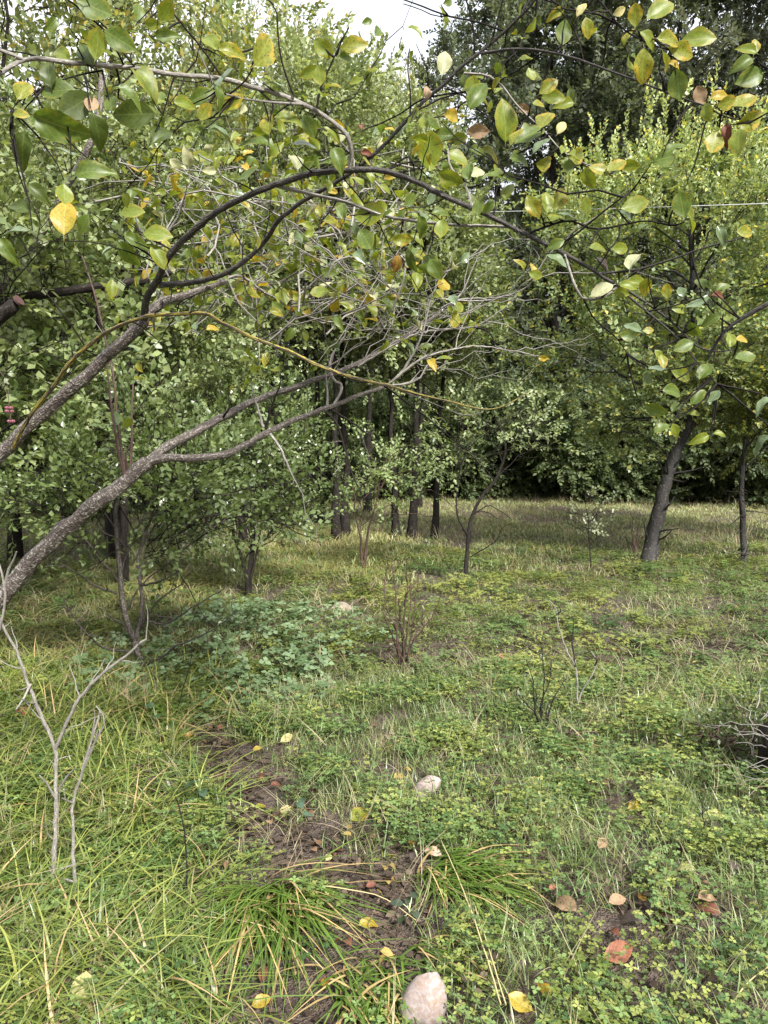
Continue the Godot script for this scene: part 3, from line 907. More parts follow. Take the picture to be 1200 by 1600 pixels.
	for w in [
		[Vector3(194, 742, 2.5), Vector3(184, 700, 2.48), Vector3(176, 650, 2.46), Vector3(170, 600, 2.44), Vector3(166, 560, 2.43)],
		[Vector3(195, 740, 2.5), Vector3(188, 690, 2.5), Vector3(182, 640, 2.5), Vector3(176, 580, 2.5), Vector3(160, 510, 2.5), Vector3(148, 460, 2.5), Vector3(128, 400, 2.5)],
		[Vector3(203, 735, 2.52), Vector3(206, 690, 2.54), Vector3(206, 640, 2.56), Vector3(208, 600, 2.58)],
		[Vector3(200, 738, 2.52), Vector3(196, 712, 2.5), Vector3(204, 695, 2.5)],
	]:
		var t := branch(o, "water_shoot", w, 0.0052, 0.0026, M.bark_red, 6)
		e = spurs(tw, t, 0.1, 0.04, 0.1, 0.0013)
		leafy_twigs(o, e, 1, 0.03, 0.05, ["green", "lime", "blue"])
	# fine pale twigs that fan out towards the clearing
	for k in 46:
		var s: Array = bough[rng.randi() % bough.size()]
		if s[0].x < 440.0 or s[0].y > 640.0:
			continue
		var f: Vector3 = s[2] - o.position
		var d := Vector3(rf(0.1, 1.0), rf(-0.15, 0.8), rf(-0.5, 0.3)).normalized()
		var t := bez(f, d + rdir() * 0.3, f + d * rf(0.2, 0.7), 8, 0.03)
		tw.tube(t, taper(t.size(), 0.0024, 0.0009), 4)
		spurs(tw, t, 0.09, 0.04, 0.16, 0.0011)
	# the loose middle canopy: twigs that fan out from the upper limbs
	for k in 70:
		var f := P(rf(230, 620), rf(250, 540), rf(2.2, 3.2)) - o.position
		var g := P(rf(200, 720), rf(200, 560), rf(2.2, 3.2)) - o.position
		var t := bez(f, rdir() + Vector3(0.3, 0.4, 0), g, 8, 0.03)
		tw.tube(t, taper(t.size(), 0.0035, 0.0012), 4)
		e = spurs(tw, t, 0.07, 0.04, 0.12, 0.0013)
		leafy_twigs(o, e, 2, 0.032, 0.06, ["green", "lime", "lime", "lime", "green", "spotted", "lime", "yellow", "green", "pale", "lime", "blue"])
	part("twigs", tw.mesh(), M.bark_pale, o, "stuff")
	spare_leaves(o)


func leaves_one(o: Node3D) -> void:
	for q in [
		"93 80 42 135 lime", "133 82 46 120 dark", "153 70 46 80 lime", "187 62 56 -30 green", "145 12 55 -30 green", "217 17 32 80 green", "258 18 34 60 lime",
		"237 38 26 0 lime", "258 54 34 10 green", "38 137 46 60 spotted", "76 115 42 100 dark", "90 140 52 180 green", "120 165 62 215 dark", "143 163 30 250 tan",
		"227 120 60 -35 lime", "205 145 46 -20 green", "208 178 66 180 dark", "155 205 52 -70 dark", "253 208 46 45 dark", "95 200 86 -25 green", "33 235 58 -100 dark",
		"32 178 26 0 spotted", "140 265 55 20 green", "8 185 34 200 blue", "60 185 40 -40 green", "290 160 36 0 lime", "172 160 34 100 green", "110 243 40 170 blue",
		"325 57 52 120 lime", "365 78 46 0 spotted", "413 78 64 55 spotted", "405 218 54 150 green", "418 192 42 100 spotted", "452 182 46 10 lime", "480 205 34 20 spotted",
		"522 207 36 -30 lime", "477 225 40 0 blue", "528 245 40 -70 green", "483 113 34 190 lime", "505 75 40 -40 lime", "553 70 42 10 spotted", "541 88 24 0 green",
		"462 247 40 100 pale", "388 275 38 20 green", "347 130 50 30 blue", "315 150 42 30 green", "362 165 42 30 spotted", "350 205 42 -10 blue", "565 193 22 90 brown",
		"574 238 22 0 brown", "320 175 30 60 spotted", "345 150 34 -60 green", "500 118 30 -80 lime", "430 130 32 0 blue", "470 145 26 30 blue",
		"694 97 40 80 pale", "668 143 22 80 tan", "747 145 52 60 green", "737 135 32 70 lime", "710 180 36 0 yellow", "678 190 58 0 green", "693 210 38 170 green",
		"717 217 28 20 lime", "670 238 56 90 lime", "747 205 36 180 tan", "790 190 58 90 lime", "806 212 34 60 spotted", "828 208 60 35 green", "852 185 44 60 spotted",
		"857 135 34 40 spotted", "864 152 36 0 lime", "842 162 22 0 spotted", "820 170 26 -20 tan", "878 197 26 60 cream", "770 240 40 -20 spotted", "854 256 38 0 spotted",
		"815 247 42 0 green", "800 277 30 0 green", "845 225 36 50 blue", "888 258 28 -80 green", "715 245 42 -20 lime", "705 280 46 -30 lime", "883 230 28 60 lime",
		"703 2 24 20 green", "745 270 30 20 pale", "868 20 28 200 spotted", "880 50 36 -100 green", "780 262 36 60 lime", "730 262 40 100 green"]:
		var w: PackedStringArray = q.split(" ")
		lf(o, float(w[0]), float(w[1]), float(w[2]), float(w[3]), w[4])


func leaves_two(o: Node3D) -> void:
	for q in [
		"918 43 30 -80 spotted", "908 15 22 60 cream", "968 18 20 30 cream", "993 25 32 90 spotted", "1033 14 52 35 lime", "1015 60 36 -35 lime", "1050 60 46 0 spotted",
		"1090 60 48 10 lime", "1065 80 46 -15 spotted", "1005 102 48 -90 spotted", "1058 100 26 0 yellow", "1060 130 44 -80 green", "1095 150 30 110 tan", "1127 148 32 20 yellow",
		"1138 160 36 15 spotted", "1160 162 42 10 spotted", "1180 188 58 10 spotted", "1135 205 32 -100 brown", "1115 225 44 -110 spotted", "1153 220 44 -100 lime",
		"1105 175 30 -80 lime", "1168 75 32 150 lime", "1162 97 36 200 green", "1175 120 46 200 green", "1055 228 36 40 green", "1040 247 42 15 green", "1180 72 26 80 spotted",
		"906 243 46 10 spotted", "920 278 34 -70 lime", "938 265 34 150 spotted", "962 262 34 20 spotted", "985 258 28 -10 lime", "992 322 44 10 lime", "1083 335 54 -20 lime",
		"1066 322 42 100 green", "978 335 26 -30 blue", "1128 365 30 -60 blue", "1165 362 32 0 spotted", "935 387 32 0 lime", "970 388 30 0 lime", "990 400 48 75 pale",
		"943 412 32 -40 umber", "967 425 24 90 lime", "982 445 28 0 lime", "1000 441 38 -5 lime", "973 457 28 -10 lime", "940 452 40 200 pale", "1042 455 24 90 spotted",
		"1065 456 22 110 blue", "1095 440 30 110 green", "1130 447 24 30 green", "1127 461 30 0 brown", "1063 482 30 0 lime", "1088 477 32 10 blue", "1110 470 28 -30 blue",
		"1095 498 28 60 green", "1012 517 18 0 spotted", "990 512 30 150 blue", "983 525 28 180 green", "990 560 30 20 green", "1030 555 22 -50 lime", "1065 585 40 -20 lime",
		"1103 575 42 60 green", "1162 560 34 0 green", "1143 527 32 80 lime", "1160 530 24 0 yellow", "1025 578 30 -10 blue", "1055 610 42 0 green", "1058 632 30 60 green",
		"1023 640 34 -20 green", "1090 620 32 50 green", "1115 622 28 40 blue", "1085 645 22 0 lime", "1035 668 28 200 green", "1055 672 24 -70 lime", "1095 685 30 200 lime",
		"1125 677 20 0 lime", "1188 692 40 210 blue", "1192 628 34 200 blue", "1070 540 34 200 green", "1085 515 30 -60 green", "1110 500 30 200 green", "1010 590 30 -120 green",
		"642 410 34 -90 dark", "620 412 28 -100 orange", "680 420 38 -60 green", "672 408 30 -30 green", "833 322 40 -60 spotted", "855 315 36 90 lime", "875 310 44 60 spotted",
		"868 340 34 20 lime", "690 330 32 10 green", "720 342 30 -20 blue", "748 325 30 -90 green", "630 375 34 0 spotted", "660 355 36 -70 green", "870 405 38 -20 blue",
		"690 358 34 -90 lime", "885 335 30 150 blue", "533 325 36 100 green", "578 337 52 0 lime", "572 375 42 -60 green", "500 325 28 90 spotted", "520 345 30 0 spotted",
		"100 337 64 90 yellow", "100 305 40 -90 lime", "245 365 46 0 lime", "248 400 44 -60 lime", "200 398 46 -60 green", "213 375 40 -20 green", "205 330 38 10 lime",
		"20 360 48 180 blue", "10 390 44 -60 green", "175 450 30 -90 lime", "130 350 34 -120 green", "60 300 40 -40 dark", "30 320 46 150 dark"]:
		var w: PackedStringArray = q.split(" ")
		lf(o, float(w[0]), float(w[1]), float(w[2]), float(w[3]), w[4])


# ------------------------------------------------------------------ trees, shrubs and saplings further off
func woods() -> void:
	var s_oak := sprig(0.44, 13, 0.12, 0.072, 0.9, 11, 0.02)
	var s_willow := sprig(0.40, 11, 0.115, 0.052, 0.7, 12, 0.03)
	var s_small := sprig(0.27, 9, 0.080, 0.048, 0.85, 13, 0.03)
	var s_apple := sprig(0.24, 11, 0.060, 0.034, 0.8, 14, 0.012)
	var s_pale := sprig(0.20, 8, 0.052, 0.032, 0.85, 15, 0.02)
	var s_broad := sprig(0.24, 8, 0.078, 0.054, 0.9, 16, 0.06, 2)
	var s_gloss := sprig(0.16, 8, 0.05, 0.027, 0.75, 17, 0.04, 2)
	# the dark wood behind the meadow: four trees, each with copies turned and scaled
	var dark0 := Color(0.058, 0.076, 0.046)
	var dark1 := Color(0.155, 0.18, 0.11)
	var grey0 := Color(0.095, 0.11, 0.085)
	var grey1 := Color(0.23, 0.25, 0.185)
	var protos := []
	var heights := [10.2, 15.0, 19.0, 19.5]
	for i in 4:
		rng.seed = 900 + i
		var at := on_ground([1.5, 5.3, 7.6, 10.4][i], [-23.0, -23.5, -25.0, -25.0][i])
		var o := thing("wood_tree", ["dark leafy wood tree with a rounded top just right of the open sky gap", "tall dark wood tree whose crown fills the sky right of the gap", "tall dark wood tree with pale sky chinks above the lime apple crown", "very tall grey-green wood tree rising behind the right side apple tree"][i], "tree", at, "trees of the dark wood behind the meadow")
		var h: float = heights[i]
		var w: float = [2.6, 2.7, 3.6, 4.2][i]
		var grey := i == 3
		plant(o, [[rise(h * 0.93, Vector3(rf(-.8, .8), 0, rf(-.5, .5)), 0.12, 10), 0.15 + h * 0.006, 0.03]], {"seed": 900 + i, "centre": Vector3(0, h * 0.53, 0), "radii": Vector3(w, h * 0.50, w * 0.85), "limbs": 26, "start": 0.06, "subs": 6, "twigs": 4, "sprigs": 5, "size": 1.3, "mesh": s_oak, "leaf": M.back, "col0": grey0 if grey else dark0, "col1": grey1 if grey else dark1, "gap": -0.28, "twig_len": 1.0, "sub_len": 0.45, "gap_scale": 2.6, "rise": 0.35, "vlow": -0.98, "bark": M.bark_dark, "sides": 8})
		protos.append(o)
	var more := [
		[3, 13.6, -22.5, 1.0, "very tall grey-green wood tree at the right edge of the wood"],
		[0, -2.2, -24.0, 0.9, "shaded wood tree low behind the row of slim dark trunks"],
		[0, -6.0, -22.0, 0.85, "shaded wood tree behind the left thicket"],
		[0, -10.5, -20.0, 1.0, "shaded wood tree behind the far left shrubs"],
		[0, -14.5, -22.0, 1.1, "shaded wood tree beyond the left edge"],
		[2, 17.0, -27.0, 1.1, "tall wood tree beyond the right edge of the wood"],
	]
	for i in 16:
		more.append([[0, 1, 1, 2][i % 4] if i > 6 else 0, -14.0 + i * 2.1 if i < 7 else 4.6 + (i - 7) * 1.7, -30.0 - (i % 3) * 2.5, 1.05 if i > 6 else 0.95, "dark wood tree lost in the mass of leaves behind the front row of the wood"])
	for i in more.size():
		var a: Array = more[i]
		rng.seed = 930 + i
		var k: float = a[3]
		dup(protos[a[0]], a[4], on_ground(a[1], a[2]), rf(0.5, 6.0), Vector3(k, k * rf(0.93, 1.05), k))
	# shaded undergrowth along the far edge of the meadow
	var brush := [[2.9, -20.2, 1.0, "shaded green bush at the far meadow edge, middle of the row"], [7.0, -19.0, 1.05, "dark bush directly behind the leaning apple trunk"], [0.6, -20.6, 0.85, "low shaded bush at the far end of the meadow, behind the slim trunks"], [4.9, -19.6, 1.05, "dark bush at the far meadow edge just left of the leaning apple trunk"], [9.2, -18.4, 1.0, "dark bush behind the thin bare trunk at the right"], [11.2, -17.6, 1.1, "dark bush at the far right end of the meadow edge"],
		[-1.6, -19.0, 0.9, "shaded bush in the gloom between the slim dark trunks"], [-3.8, -17.5, 0.95, "shaded bush in the gloom left of the slim dark trunks"], [-6.4, -16.0, 1.1, "shaded bush deep behind the left thicket"]]
	for i in 12:
		brush.append([-9.0 + i * 2.05, -22.6 - (i % 2) * 1.2, 1.35, "tall dark undergrowth filling the shade between the wood trunks"])
	var bushes := []
	for i in brush.size():
		var a: Array = brush[i]
		rng.seed = 1000 + i
		var at := on_ground(a[0], a[1])
		if i > 1:
			dup(bushes[i % 2], a[3], at, rf(0.5, 6.0), Vector3(a[2], a[2] * rf(0.9, 1.1), a[2]))
			continue
		var o := thing("wood_edge_bush", a[3], "bush", at, "bushes along the edge of the wood")
		var st := []
		for k in 4:
			st.append([rise(1.7, Vector3(rf(-.8, .8), 0, rf(-.6, .6)), 0.04, 6), 0.03, 0.01])
		plant(o, st, {"seed": 1000 + i, "trunk": "stem", "centre": Vector3(0, 1.2, 0), "radii": Vector3(1.6, 1.4, 1.2), "limbs": 18, "start": 0.1, "subs": 6, "twigs": 3, "sprigs": 6, "size": 0.85, "mesh": s_oak, "leaf": M.back, "col0": Color(0.055, 0.08, 0.036), "col1": Color(0.155, 0.195, 0.085), "gap": -0.4, "twig_len": 0.45, "sub_len": 0.5, "bark": M.bark_dark, "sides": 5, "vlow": -0.95})
		bushes.append(o)
	# slim light-leaved trees left of the meadow
	var lt0 := Color(0.155, 0.20, 0.075)
	var lt1 := Color(0.36, 0.41, 0.20)
	var slim := [
		[527, 850, 11.4, 1.0, "slim dark ringed trunk standing in front of its twin at the meadow's left edge"],
		[642, 850, 11.5, 1.0, "straight dark trunk with a pale ring, right of the thin crooked trunk"],
		[330, 790, 13.0, 1.0, "tall light-leaved tree rising left of the sky gap behind the thicket"],
		[575, 800, 16.0, 1.0, "yellow-green tree below the bright sky gap, behind the slim trunks"],
		[541, 838, 11.9, 1.03, "slim dark trunk half hidden right behind the ringed trunk", 0],
		[474, 824, 12.6, 0.93, "slim trunk standing alone left of the paired dark trunks", 0],
		[620, 845, 11.7, 0.88, "thin crooked trunk just left of the straight trunk with a pale ring", 1],
		[678, 840, 12.0, 0.84, "dark trunk with a twiggy foot, rightmost of the slim trunk row", 1],
		[175, 800, 11.5, 1.05, "tall light-leaved tree in the upper left behind the near branches", 2],
		[430, 800, 15.0, 1.0, "tall feathery tree whose thin top stands against the bright sky", 2],
		[20, 800, 9.5, 0.95, "tall leafy tree at the far upper left corner", 2],
		[250, 800, 15.5, 1.05, "tall yellow-green tree far behind the left thicket", 3],
		[500, 800, 14.0, 0.92, "yellow-green tree standing behind the paired dark trunks", 3],
		[380, 820, 10.8, 0.85, "light-leaved tree close behind the low shiny-leaved bush", 0],
		[655, 800, 17.5, 0.8, "small yellow-green tree at the back of the slim trunk row", 3],
	]
	var slims := []
	for i in slim.size():
		var a: Array = slim[i]
		rng.seed = 1100 + i
		var at := P(a[0], a[1], a[2])
		at = on_ground(at.x, at.z)
		if i > 3:
			dup(slims[a[5]], a[4], at, rf(0.5, 6.0), Vector3(a[3], a[3] * rf(0.96, 1.04), a[3]))
			continue
		var o := thing("slim_tree", a[4], "tree", at, "slim light-leaved trees left of the meadow")
		var h: float = [6.9, 5.8, 9.0, 8.5][i]
		var hi := i >= 2
		plant(o, [[rise(h * 0.95, Vector3([-0.1, 0.25, -0.2, 0.2][i], 0, rf(-.3, .3)), 0.05, 12), [0.060, 0.062, 0.08, 0.07][i], 0.012]], {"seed": 1100 + i, "centre": Vector3(0, h * (0.66 if hi else 0.68), 0), "radii": Vector3([1.4, 1.15, 1.9, 1.7][i], h * (0.36 if hi else 0.33), [1.4, 1.15, 1.9, 1.7][i]), "limbs": 20, "start": 0.32 if hi else 0.42, "subs": 6, "twigs": 4, "sprigs": 3, "size": 1.1, "mesh": s_willow if hi else s_small, "leaf": M.mid, "col0": lt0, "col1": lt1, "gap": -0.04 if hi else -0.15, "shoots": 30, "twig_len": 0.5, "sub_len": 0.42, "gap_scale": 1.5, "rise": 0.7, "bark": M.bark_dark, "twig_bark": M.bark_dark, "limb_r": 0.35})
		slims.append(o)
	# small trees and saplings on the meadow
	rng.seed = 71
	var o := thing("small_tree", "small bent tree with pale leaves, alone on the meadow right of the slim trunks", "tree", G(728, 906))
	var b0 := o.position
	var bent := smooth_line([Vector3(0, -0.08, 0), P(729, 880, 8.4) - b0, P(732, 835, 8.4) - b0, P(740, 800, 8.4) - b0, P(755, 772, 8.4) - b0, P(775, 748, 8.4) - b0, P(790, 700, 8.5) - b0, P(775, 655, 8.5) - b0], 0.08, 0.004)
	plant(o, [[bent, 0.030, 0.010], [smooth_line([P(731, 835, 8.4) - b0, P(716, 810, 8.4) - b0, P(713, 775, 8.4) - b0, P(720, 730, 8.3) - b0, P(735, 690, 8.3) - b0], 0.08), 0.012, 0.006]], {"seed": 71, "centre": P(765, 672, 8.4) - b0, "radii": Vector3(0.68, 0.46, 0.55), "limbs": 12, "start": 0.55, "subs": 4, "twigs": 2, "sprigs": 2, "mesh": s_pale, "leaf": M.mid, "col0": Color(0.19, 0.25, 0.11), "col1": Color(0.34, 0.39, 0.19), "gap": -0.2, "twig_len": 0.22, "bark": M.bark_dark, "limb_r": 0.5})
	var low_twigs := MB.new()
	for w in [[Vector3(742, 800, 8.4), Vector3(760, 800, 8.4), Vector3(785, 815, 8.4)], [Vector3(740, 805, 8.4), Vector3(765, 790, 8.4), Vector3(800, 812, 8.4)], [Vector3(735, 870, 8.4), Vector3(775, 845, 8.3), Vector3(785, 825, 8.3), Vector3(800, 818, 8.3)], [Vector3(730, 850, 8.4), Vector3(736, 845, 8.4), Vector3(735, 820, 8.4)]]:
		var w2 := []
		for p in w:
			w2.append(P(p.x, p.y, p.z) - b0)
		var line := smooth_line(w2, 0.05, 0.004)
		low_twigs.tube(line, taper(line.size(), 0.007, 0.003), 4)
	part("twigs", low_twigs.mesh(), M.bark_dark, o, "stuff")
	o = thing("sapling", "leafy pale green sapling with two thin brown stems in front of the slim trunk row", "sapling", G(567, 892))
	plant(o, [[rise(1.35, Vector3(0.3, 0, 0), 0.015, 8), 0.02, 0.006], [rise(1.0, Vector3(-0.12, 0, 0.05), 0.015, 8), 0.018, 0.006]], {"seed": 72, "trunk": "stem", "centre": Vector3(0.42, 1.12, 0), "radii": Vector3(0.55, 0.62, 0.45), "limbs": 12, "start": 0.35, "subs": 4, "twigs": 2, "sprigs": 2, "mesh": s_pale, "leaf": M.mid, "col0": Color(0.22, 0.30, 0.12), "col1": Color(0.36, 0.44, 0.20), "gap": -0.2, "twig_len": 0.2, "bark": M.bark_red, "limb_r": 0.5})
	o = thing("sapling", "thin sparse sapling with a few pale leaves, alone on the open meadow", "sapling", G(924, 893))
	plant(o, [[rise(0.9, Vector3(-0.1, 0, 0), 0.012, 8), 0.009, 0.003]], {"seed": 73, "trunk": "stem", "centre": Vector3(-0.06, 0.66, 0), "radii": Vector3(0.28, 0.36, 0.2), "limbs": 8, "start": 0.3, "subs": 3, "twigs": 1, "sprigs": 1, "leafy": 0.6, "size": 0.8, "mesh": s_pale, "leaf": M.mid, "col0": Color(0.2, 0.24, 0.12), "col1": Color(0.4, 0.42, 0.28), "twig_len": 0.12, "gap": -0.9, "bark": M.bark_dark})
	# the apple tree at the right
	o = thing("apple_tree", "yellow-green apple tree with a dark leaning trunk and a twiggy elbow", "tree", G(1012, 884))
	b0 = o.position
	var tr := smooth_line([Vector3(0, -0.12, 0), P(1018, 850, 9.4) - b0, P(1030, 800, 9.4) - b0, P(1042, 748, 9.4) - b0, P(1056, 705, 9.45) - b0, P(1078, 660, 9.5) - b0, P(1090, 580, 9.6) - b0, P(1085, 480, 9.6) - b0, P(1080, 360, 9.6) - b0], 0.12, 0.012)
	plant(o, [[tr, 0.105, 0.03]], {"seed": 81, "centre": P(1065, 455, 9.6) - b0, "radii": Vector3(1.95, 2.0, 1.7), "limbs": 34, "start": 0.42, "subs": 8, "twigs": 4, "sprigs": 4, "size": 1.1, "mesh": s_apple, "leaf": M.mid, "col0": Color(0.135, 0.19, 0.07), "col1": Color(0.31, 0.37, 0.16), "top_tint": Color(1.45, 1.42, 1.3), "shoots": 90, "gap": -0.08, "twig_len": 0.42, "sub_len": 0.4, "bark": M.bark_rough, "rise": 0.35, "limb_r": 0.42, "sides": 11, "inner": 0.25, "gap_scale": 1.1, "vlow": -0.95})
	var ap := MB.new()
	for w in [[Vector3(1046, 745, 9.4), Vector3(1030, 725, 9.3), Vector3(1010, 690, 9.2)], [Vector3(1047, 742, 9.4), Vector3(1060, 720, 9.3), Vector3(1077, 708, 9.2)], [Vector3(1048, 740, 9.4), Vector3(1085, 735, 9.3), Vector3(1125, 718, 9.2), Vector3(1150, 705, 9.1)], [Vector3(1046, 748, 9.4), Vector3(1070, 752, 9.2), Vector3(1078, 745, 9.1)], [Vector3(1036, 800, 9.4), Vector3(1048, 785, 9.2), Vector3(1054, 775, 9.2)], [Vector3(1027, 830, 9.4), Vector3(1045, 828, 9.2), Vector3(1062, 825, 9.1)], [Vector3(1025, 845, 9.4), Vector3(1040, 838, 9.2), Vector3(1050, 828, 9.1)], [Vector3(1012, 840, 9.4), Vector3(1005, 815, 9.3), Vector3(1003, 808, 9.3)], [Vector3(1044, 748, 9.4), Vector3(1042, 715, 9.2), Vector3(1036, 690, 9.1)], [Vector3(1052, 720, 9.45), Vector3(1010, 682, 9.3), Vector3(960, 672, 9.1), Vector3(950, 660, 9.0)]]:
		var w2 := []
		for p in w:
			w2.append(P(p.x, p.y, p.z) - b0)
		var line := smooth_line(w2, 0.05, 0.006)
		ap.tube(line, taper(line.size(), 0.016, 0.004), 5)
	part("dead_twigs", ap.mesh(), M.bark_rough, o, "stuff")
	dup(o, "second yellow-green apple tree, cut by the right edge, behind the thin bare trunk", on_ground(6.7, -11.2), 2.4, Vector3(0.98, 1.0, 0.98))
	o = thing("thin_tree", "thin upright bare trunk with dead twigs near the right edge of the meadow", "tree", G(1162, 888))
	b0 = o.position
	plant(o, [[smooth_line([Vector3(0, -0.1, 0), P(1162, 850, 9.3) - b0, P(1160, 800, 9.3) - b0, P(1158, 740, 9.3) - b0, P(1165, 690, 9.3) - b0, P(1180, 620, 9.3) - b0], 0.12, 0.01), 0.048, 0.02]], {"seed": 83, "centre": P(1185, 640, 9.3) - b0, "radii": Vector3(0.7, 0.45, 0.6), "limbs": 9, "start": 0.55, "subs": 5, "twigs": 2, "sprigs": 5, "mesh": s_apple, "leaf": M.mid, "col0": Color(0.08, 0.115, 0.03), "col1": Color(0.19, 0.22, 0.06), "twig_len": 0.3, "bark": M.bark_rough, "limb_r": 0.4})
	var dt := MB.new()
	for k in 16:
		var p0 := Vector3(0, rf(0.05, 1.2), 0)
		var d := Vector3(rf(-1, 1), rf(-0.2, 0.9), rf(-1, 1)).normalized()
		var line := bez(p0, d, p0 + d * rf(0.15, 0.5) + Vector3.DOWN * rf(0, 0.2), 5, 0.05)
		dt.tube(line, taper(line.size(), 0.007, 0.002), 4)
	part("dead_twigs", dt.mesh(), M.bark_dark, o, "stuff")
	# the thicket at the left
	var th := [
		[-2.05, -4.75, 2.2, 1.15, 0.9, "gloss", "dark-leaved sapling with a bare forked trunk standing in the grass at the left", 0.030],
		[-3.3, -5.9, 3.6, 1.3, 1.8, "broad", "tall broad-leaved shrub behind the leaning pale trunk", 0.035],
		[-2.6, -7.6, 4.4, 1.5, 2.1, "broad", "tall broad-leaved shrub in the middle of the left thicket", 0.04],
		[-4.3, -7.4, 4.8, 1.6, 2.3, "broad", "tallest broad-leaved shrub at the left end of the thicket", 0.04],
		[-1.3, -7.3, 2.0, 0.9, 0.75, "gloss", "low bush of small shiny leaves right of the bare forked trunk", 0.022],
		[-3.0, -4.3, 1.7, 0.8, 0.8, "gloss", "low dark bush under the leaning trunks at the left edge", 0.02],
		[-3.2, -9.2, 4.0, 1.2, 1.9, "small", "light-leaved shrub between the left thicket and the slim trunks", 0.035],
		[-4.6, -5.2, 4.6, 1.4, 2.3, "broad", "ivy-dark shrub filling the left edge above the leaning trunks", 0.04],
		[-5.8, -9.5, 5.6, 1.9, 2.7, "broad", "big shaded shrub behind the left thicket", 0.05],
		[-3.4, -9.6, 5.4, 1.8, 2.6, "small", "light-leaved tall shrub behind the middle of the thicket", 0.05]]
	var firsts := {}
	for i in th.size():
		var a: Array = th[i]
		rng.seed = 1200 + i
		if firsts.has(a[5]) and i > 1 and not i in [2, 4]:
			var f: Array = firsts[a[5]]
			dup(f[0], a[6], on_ground(a[0], a[1]), rf(0.5, 6.0), Vector3(a[3] / f[2], a[2] / f[1], a[3] / f[2]))
			continue
		o = thing("thicket_shrub", a[6], "shrub", on_ground(a[0], a[1]), "shrubs of the left thicket")
		var st := []
		var many := 4
		if i == 0:
			b0 = o.position
			st.append([smooth_line([Vector3(0, -0.1, 0), P(214, 1060, 4.72) - b0, P(212, 1010, 4.72) - b0, P(200, 975, 4.72) - b0, P(190, 930, 4.72) - b0, P(186, 870, 4.72) - b0, P(180, 810, 4.75) - b0, P(190, 740, 4.8) - b0], 0.06, 0.003), 0.030, 0.010])
			st.append([smooth_line([P(211, 1005, 4.72) - b0, P(219, 970, 4.7) - b0, P(222, 930, 4.7) - b0, P(216, 870, 4.7) - b0, P(240, 800, 4.65) - b0], 0.06, 0.003), 0.016, 0.008])
		else:
			for k in many:
				st.append([rise(a[2] * 0.8, Vector3(rf(-1, 1) * a[3] * 0.5, 0, rf(-1, 1) * a[3] * 0.5), 0.03, 8), a[7] * rf(0.5, 1.0), 0.008])
		var mesh: MB = {"broad": s_broad, "gloss": s_gloss, "small": s_small}[a[5]]
		if i > 0:
			firsts[a[5]] = [o, a[2], a[3]]
		var c0 := Color(0.10, 0.145, 0.05)
		var c1 := Color(0.29, 0.34, 0.14)
		if a[5] == "gloss":
			c0 = Color(0.07, 0.105, 0.026)
			c1 = Color(0.20, 0.255, 0.10)
		if a[5] == "small":
			c0 = Color(0.14, 0.18, 0.05)
			c1 = Color(0.34, 0.39, 0.18)
		plant(o, st, {"seed": 1200 + i, "trunk": "trunk" if i == 0 else "stem", "centre": Vector3(0, a[2] * 0.62 if i != 0 else 1.55, 0) if i != 0 else P(250, 760, 4.7) - b0, "radii": Vector3(a[3], a[2] * 0.44, a[3] * 0.9) if i != 0 else Vector3(0.72, 0.42, 0.6), "limbs": 18 if i != 0 else 14, "start": 0.12 if i != 0 else 0.45, "subs": 7, "twigs": 4, "sprigs": 2 if i != 0 else 3, "mesh": mesh, "leaf": M.shrub if a[5] != "gloss" else M.gloss, "col0": c0, "col1": c1, "gap": -0.25, "twig_len": 0.32, "sub_len": 0.45, "bark": M.bark_dark if i > 0 else M.bark, "rise": 0.5, "sides": 6, "limb_r": 0.55 if i > 0 else 0.28, "shoots": 14 if i > 0 else 0})
		if i == 0:
			var side := MB.new()
			for w in [[Vector3(183, 928, 4.72), Vector3(150, 915, 4.6), Vector3(120, 895, 4.5), Vector3(95, 880, 4.4)], [Vector3(203, 1018, 4.72), Vector3(170, 1015, 4.55), Vector3(140, 995, 4.4), Vector3(115, 965, 4.3), Vector3(100, 935, 4.2)], [Vector3(216, 1045, 4.7), Vector3(255, 1025, 4.5), Vector3(275, 1010, 4.4), Vector3(330, 985, 4.2), Vector3(370, 955, 4.1)], [Vector3(222, 966, 4.7), Vector3(255, 975, 4.5), Vector3(300, 950, 4.3), Vector3(350, 920, 4.2)], [Vector3(220, 915, 4.7), Vector3(260, 905, 4.5), Vector3(290, 885, 4.4)], [Vector3(219, 985, 4.7), Vector3(245, 940, 4.5), Vector3(280, 915, 4.4), Vector3(300, 890, 4.3)], [Vector3(208, 1000, 4.7), Vector3(190, 975, 4.6), Vector3(165, 960, 4.5)]]:
				var w2 := []
				for p in w:
					w2.append(P(p.x, p.y, p.z) - b0)
				var line := smooth_line(w2, 0.04, 0.004)
				side.tube(line, taper(line.size(), 0.008, 0.0025), 5)
				spurs(side, line, 0.06, 0.06, 0.22, 0.003)
			part("dead_twigs", side.mesh(), M.bark, o, "stuff")
	# a dark cut limb and a mossy trunk deep in the thicket
	o = thing("fallen_tree", "black leaning trunk lying across the shade behind the left thicket leaves", "tree", on_ground(-6.6, -6.4))
	b0 = o.position
	var lb := MB.new()
	var ln := smooth_line([Vector3(0, -0.1, 0), P(-260, 640, 6.3) - b0, P(-60, 505, 6.2) - b0, P(60, 462, 6.1) - b0, P(140, 452, 6.1) - b0, P(215, 440, 6.1) - b0, P(265, 425, 6.2) - b0], 0.1, 0.01)
	lb.tube(ln, taper(ln.size(), 0.065, 0.03), 9, Color.WHITE, 0.08, rng)
	part("trunk", lb.mesh(), M.bark_dark, o)
	var lc := MB.new()
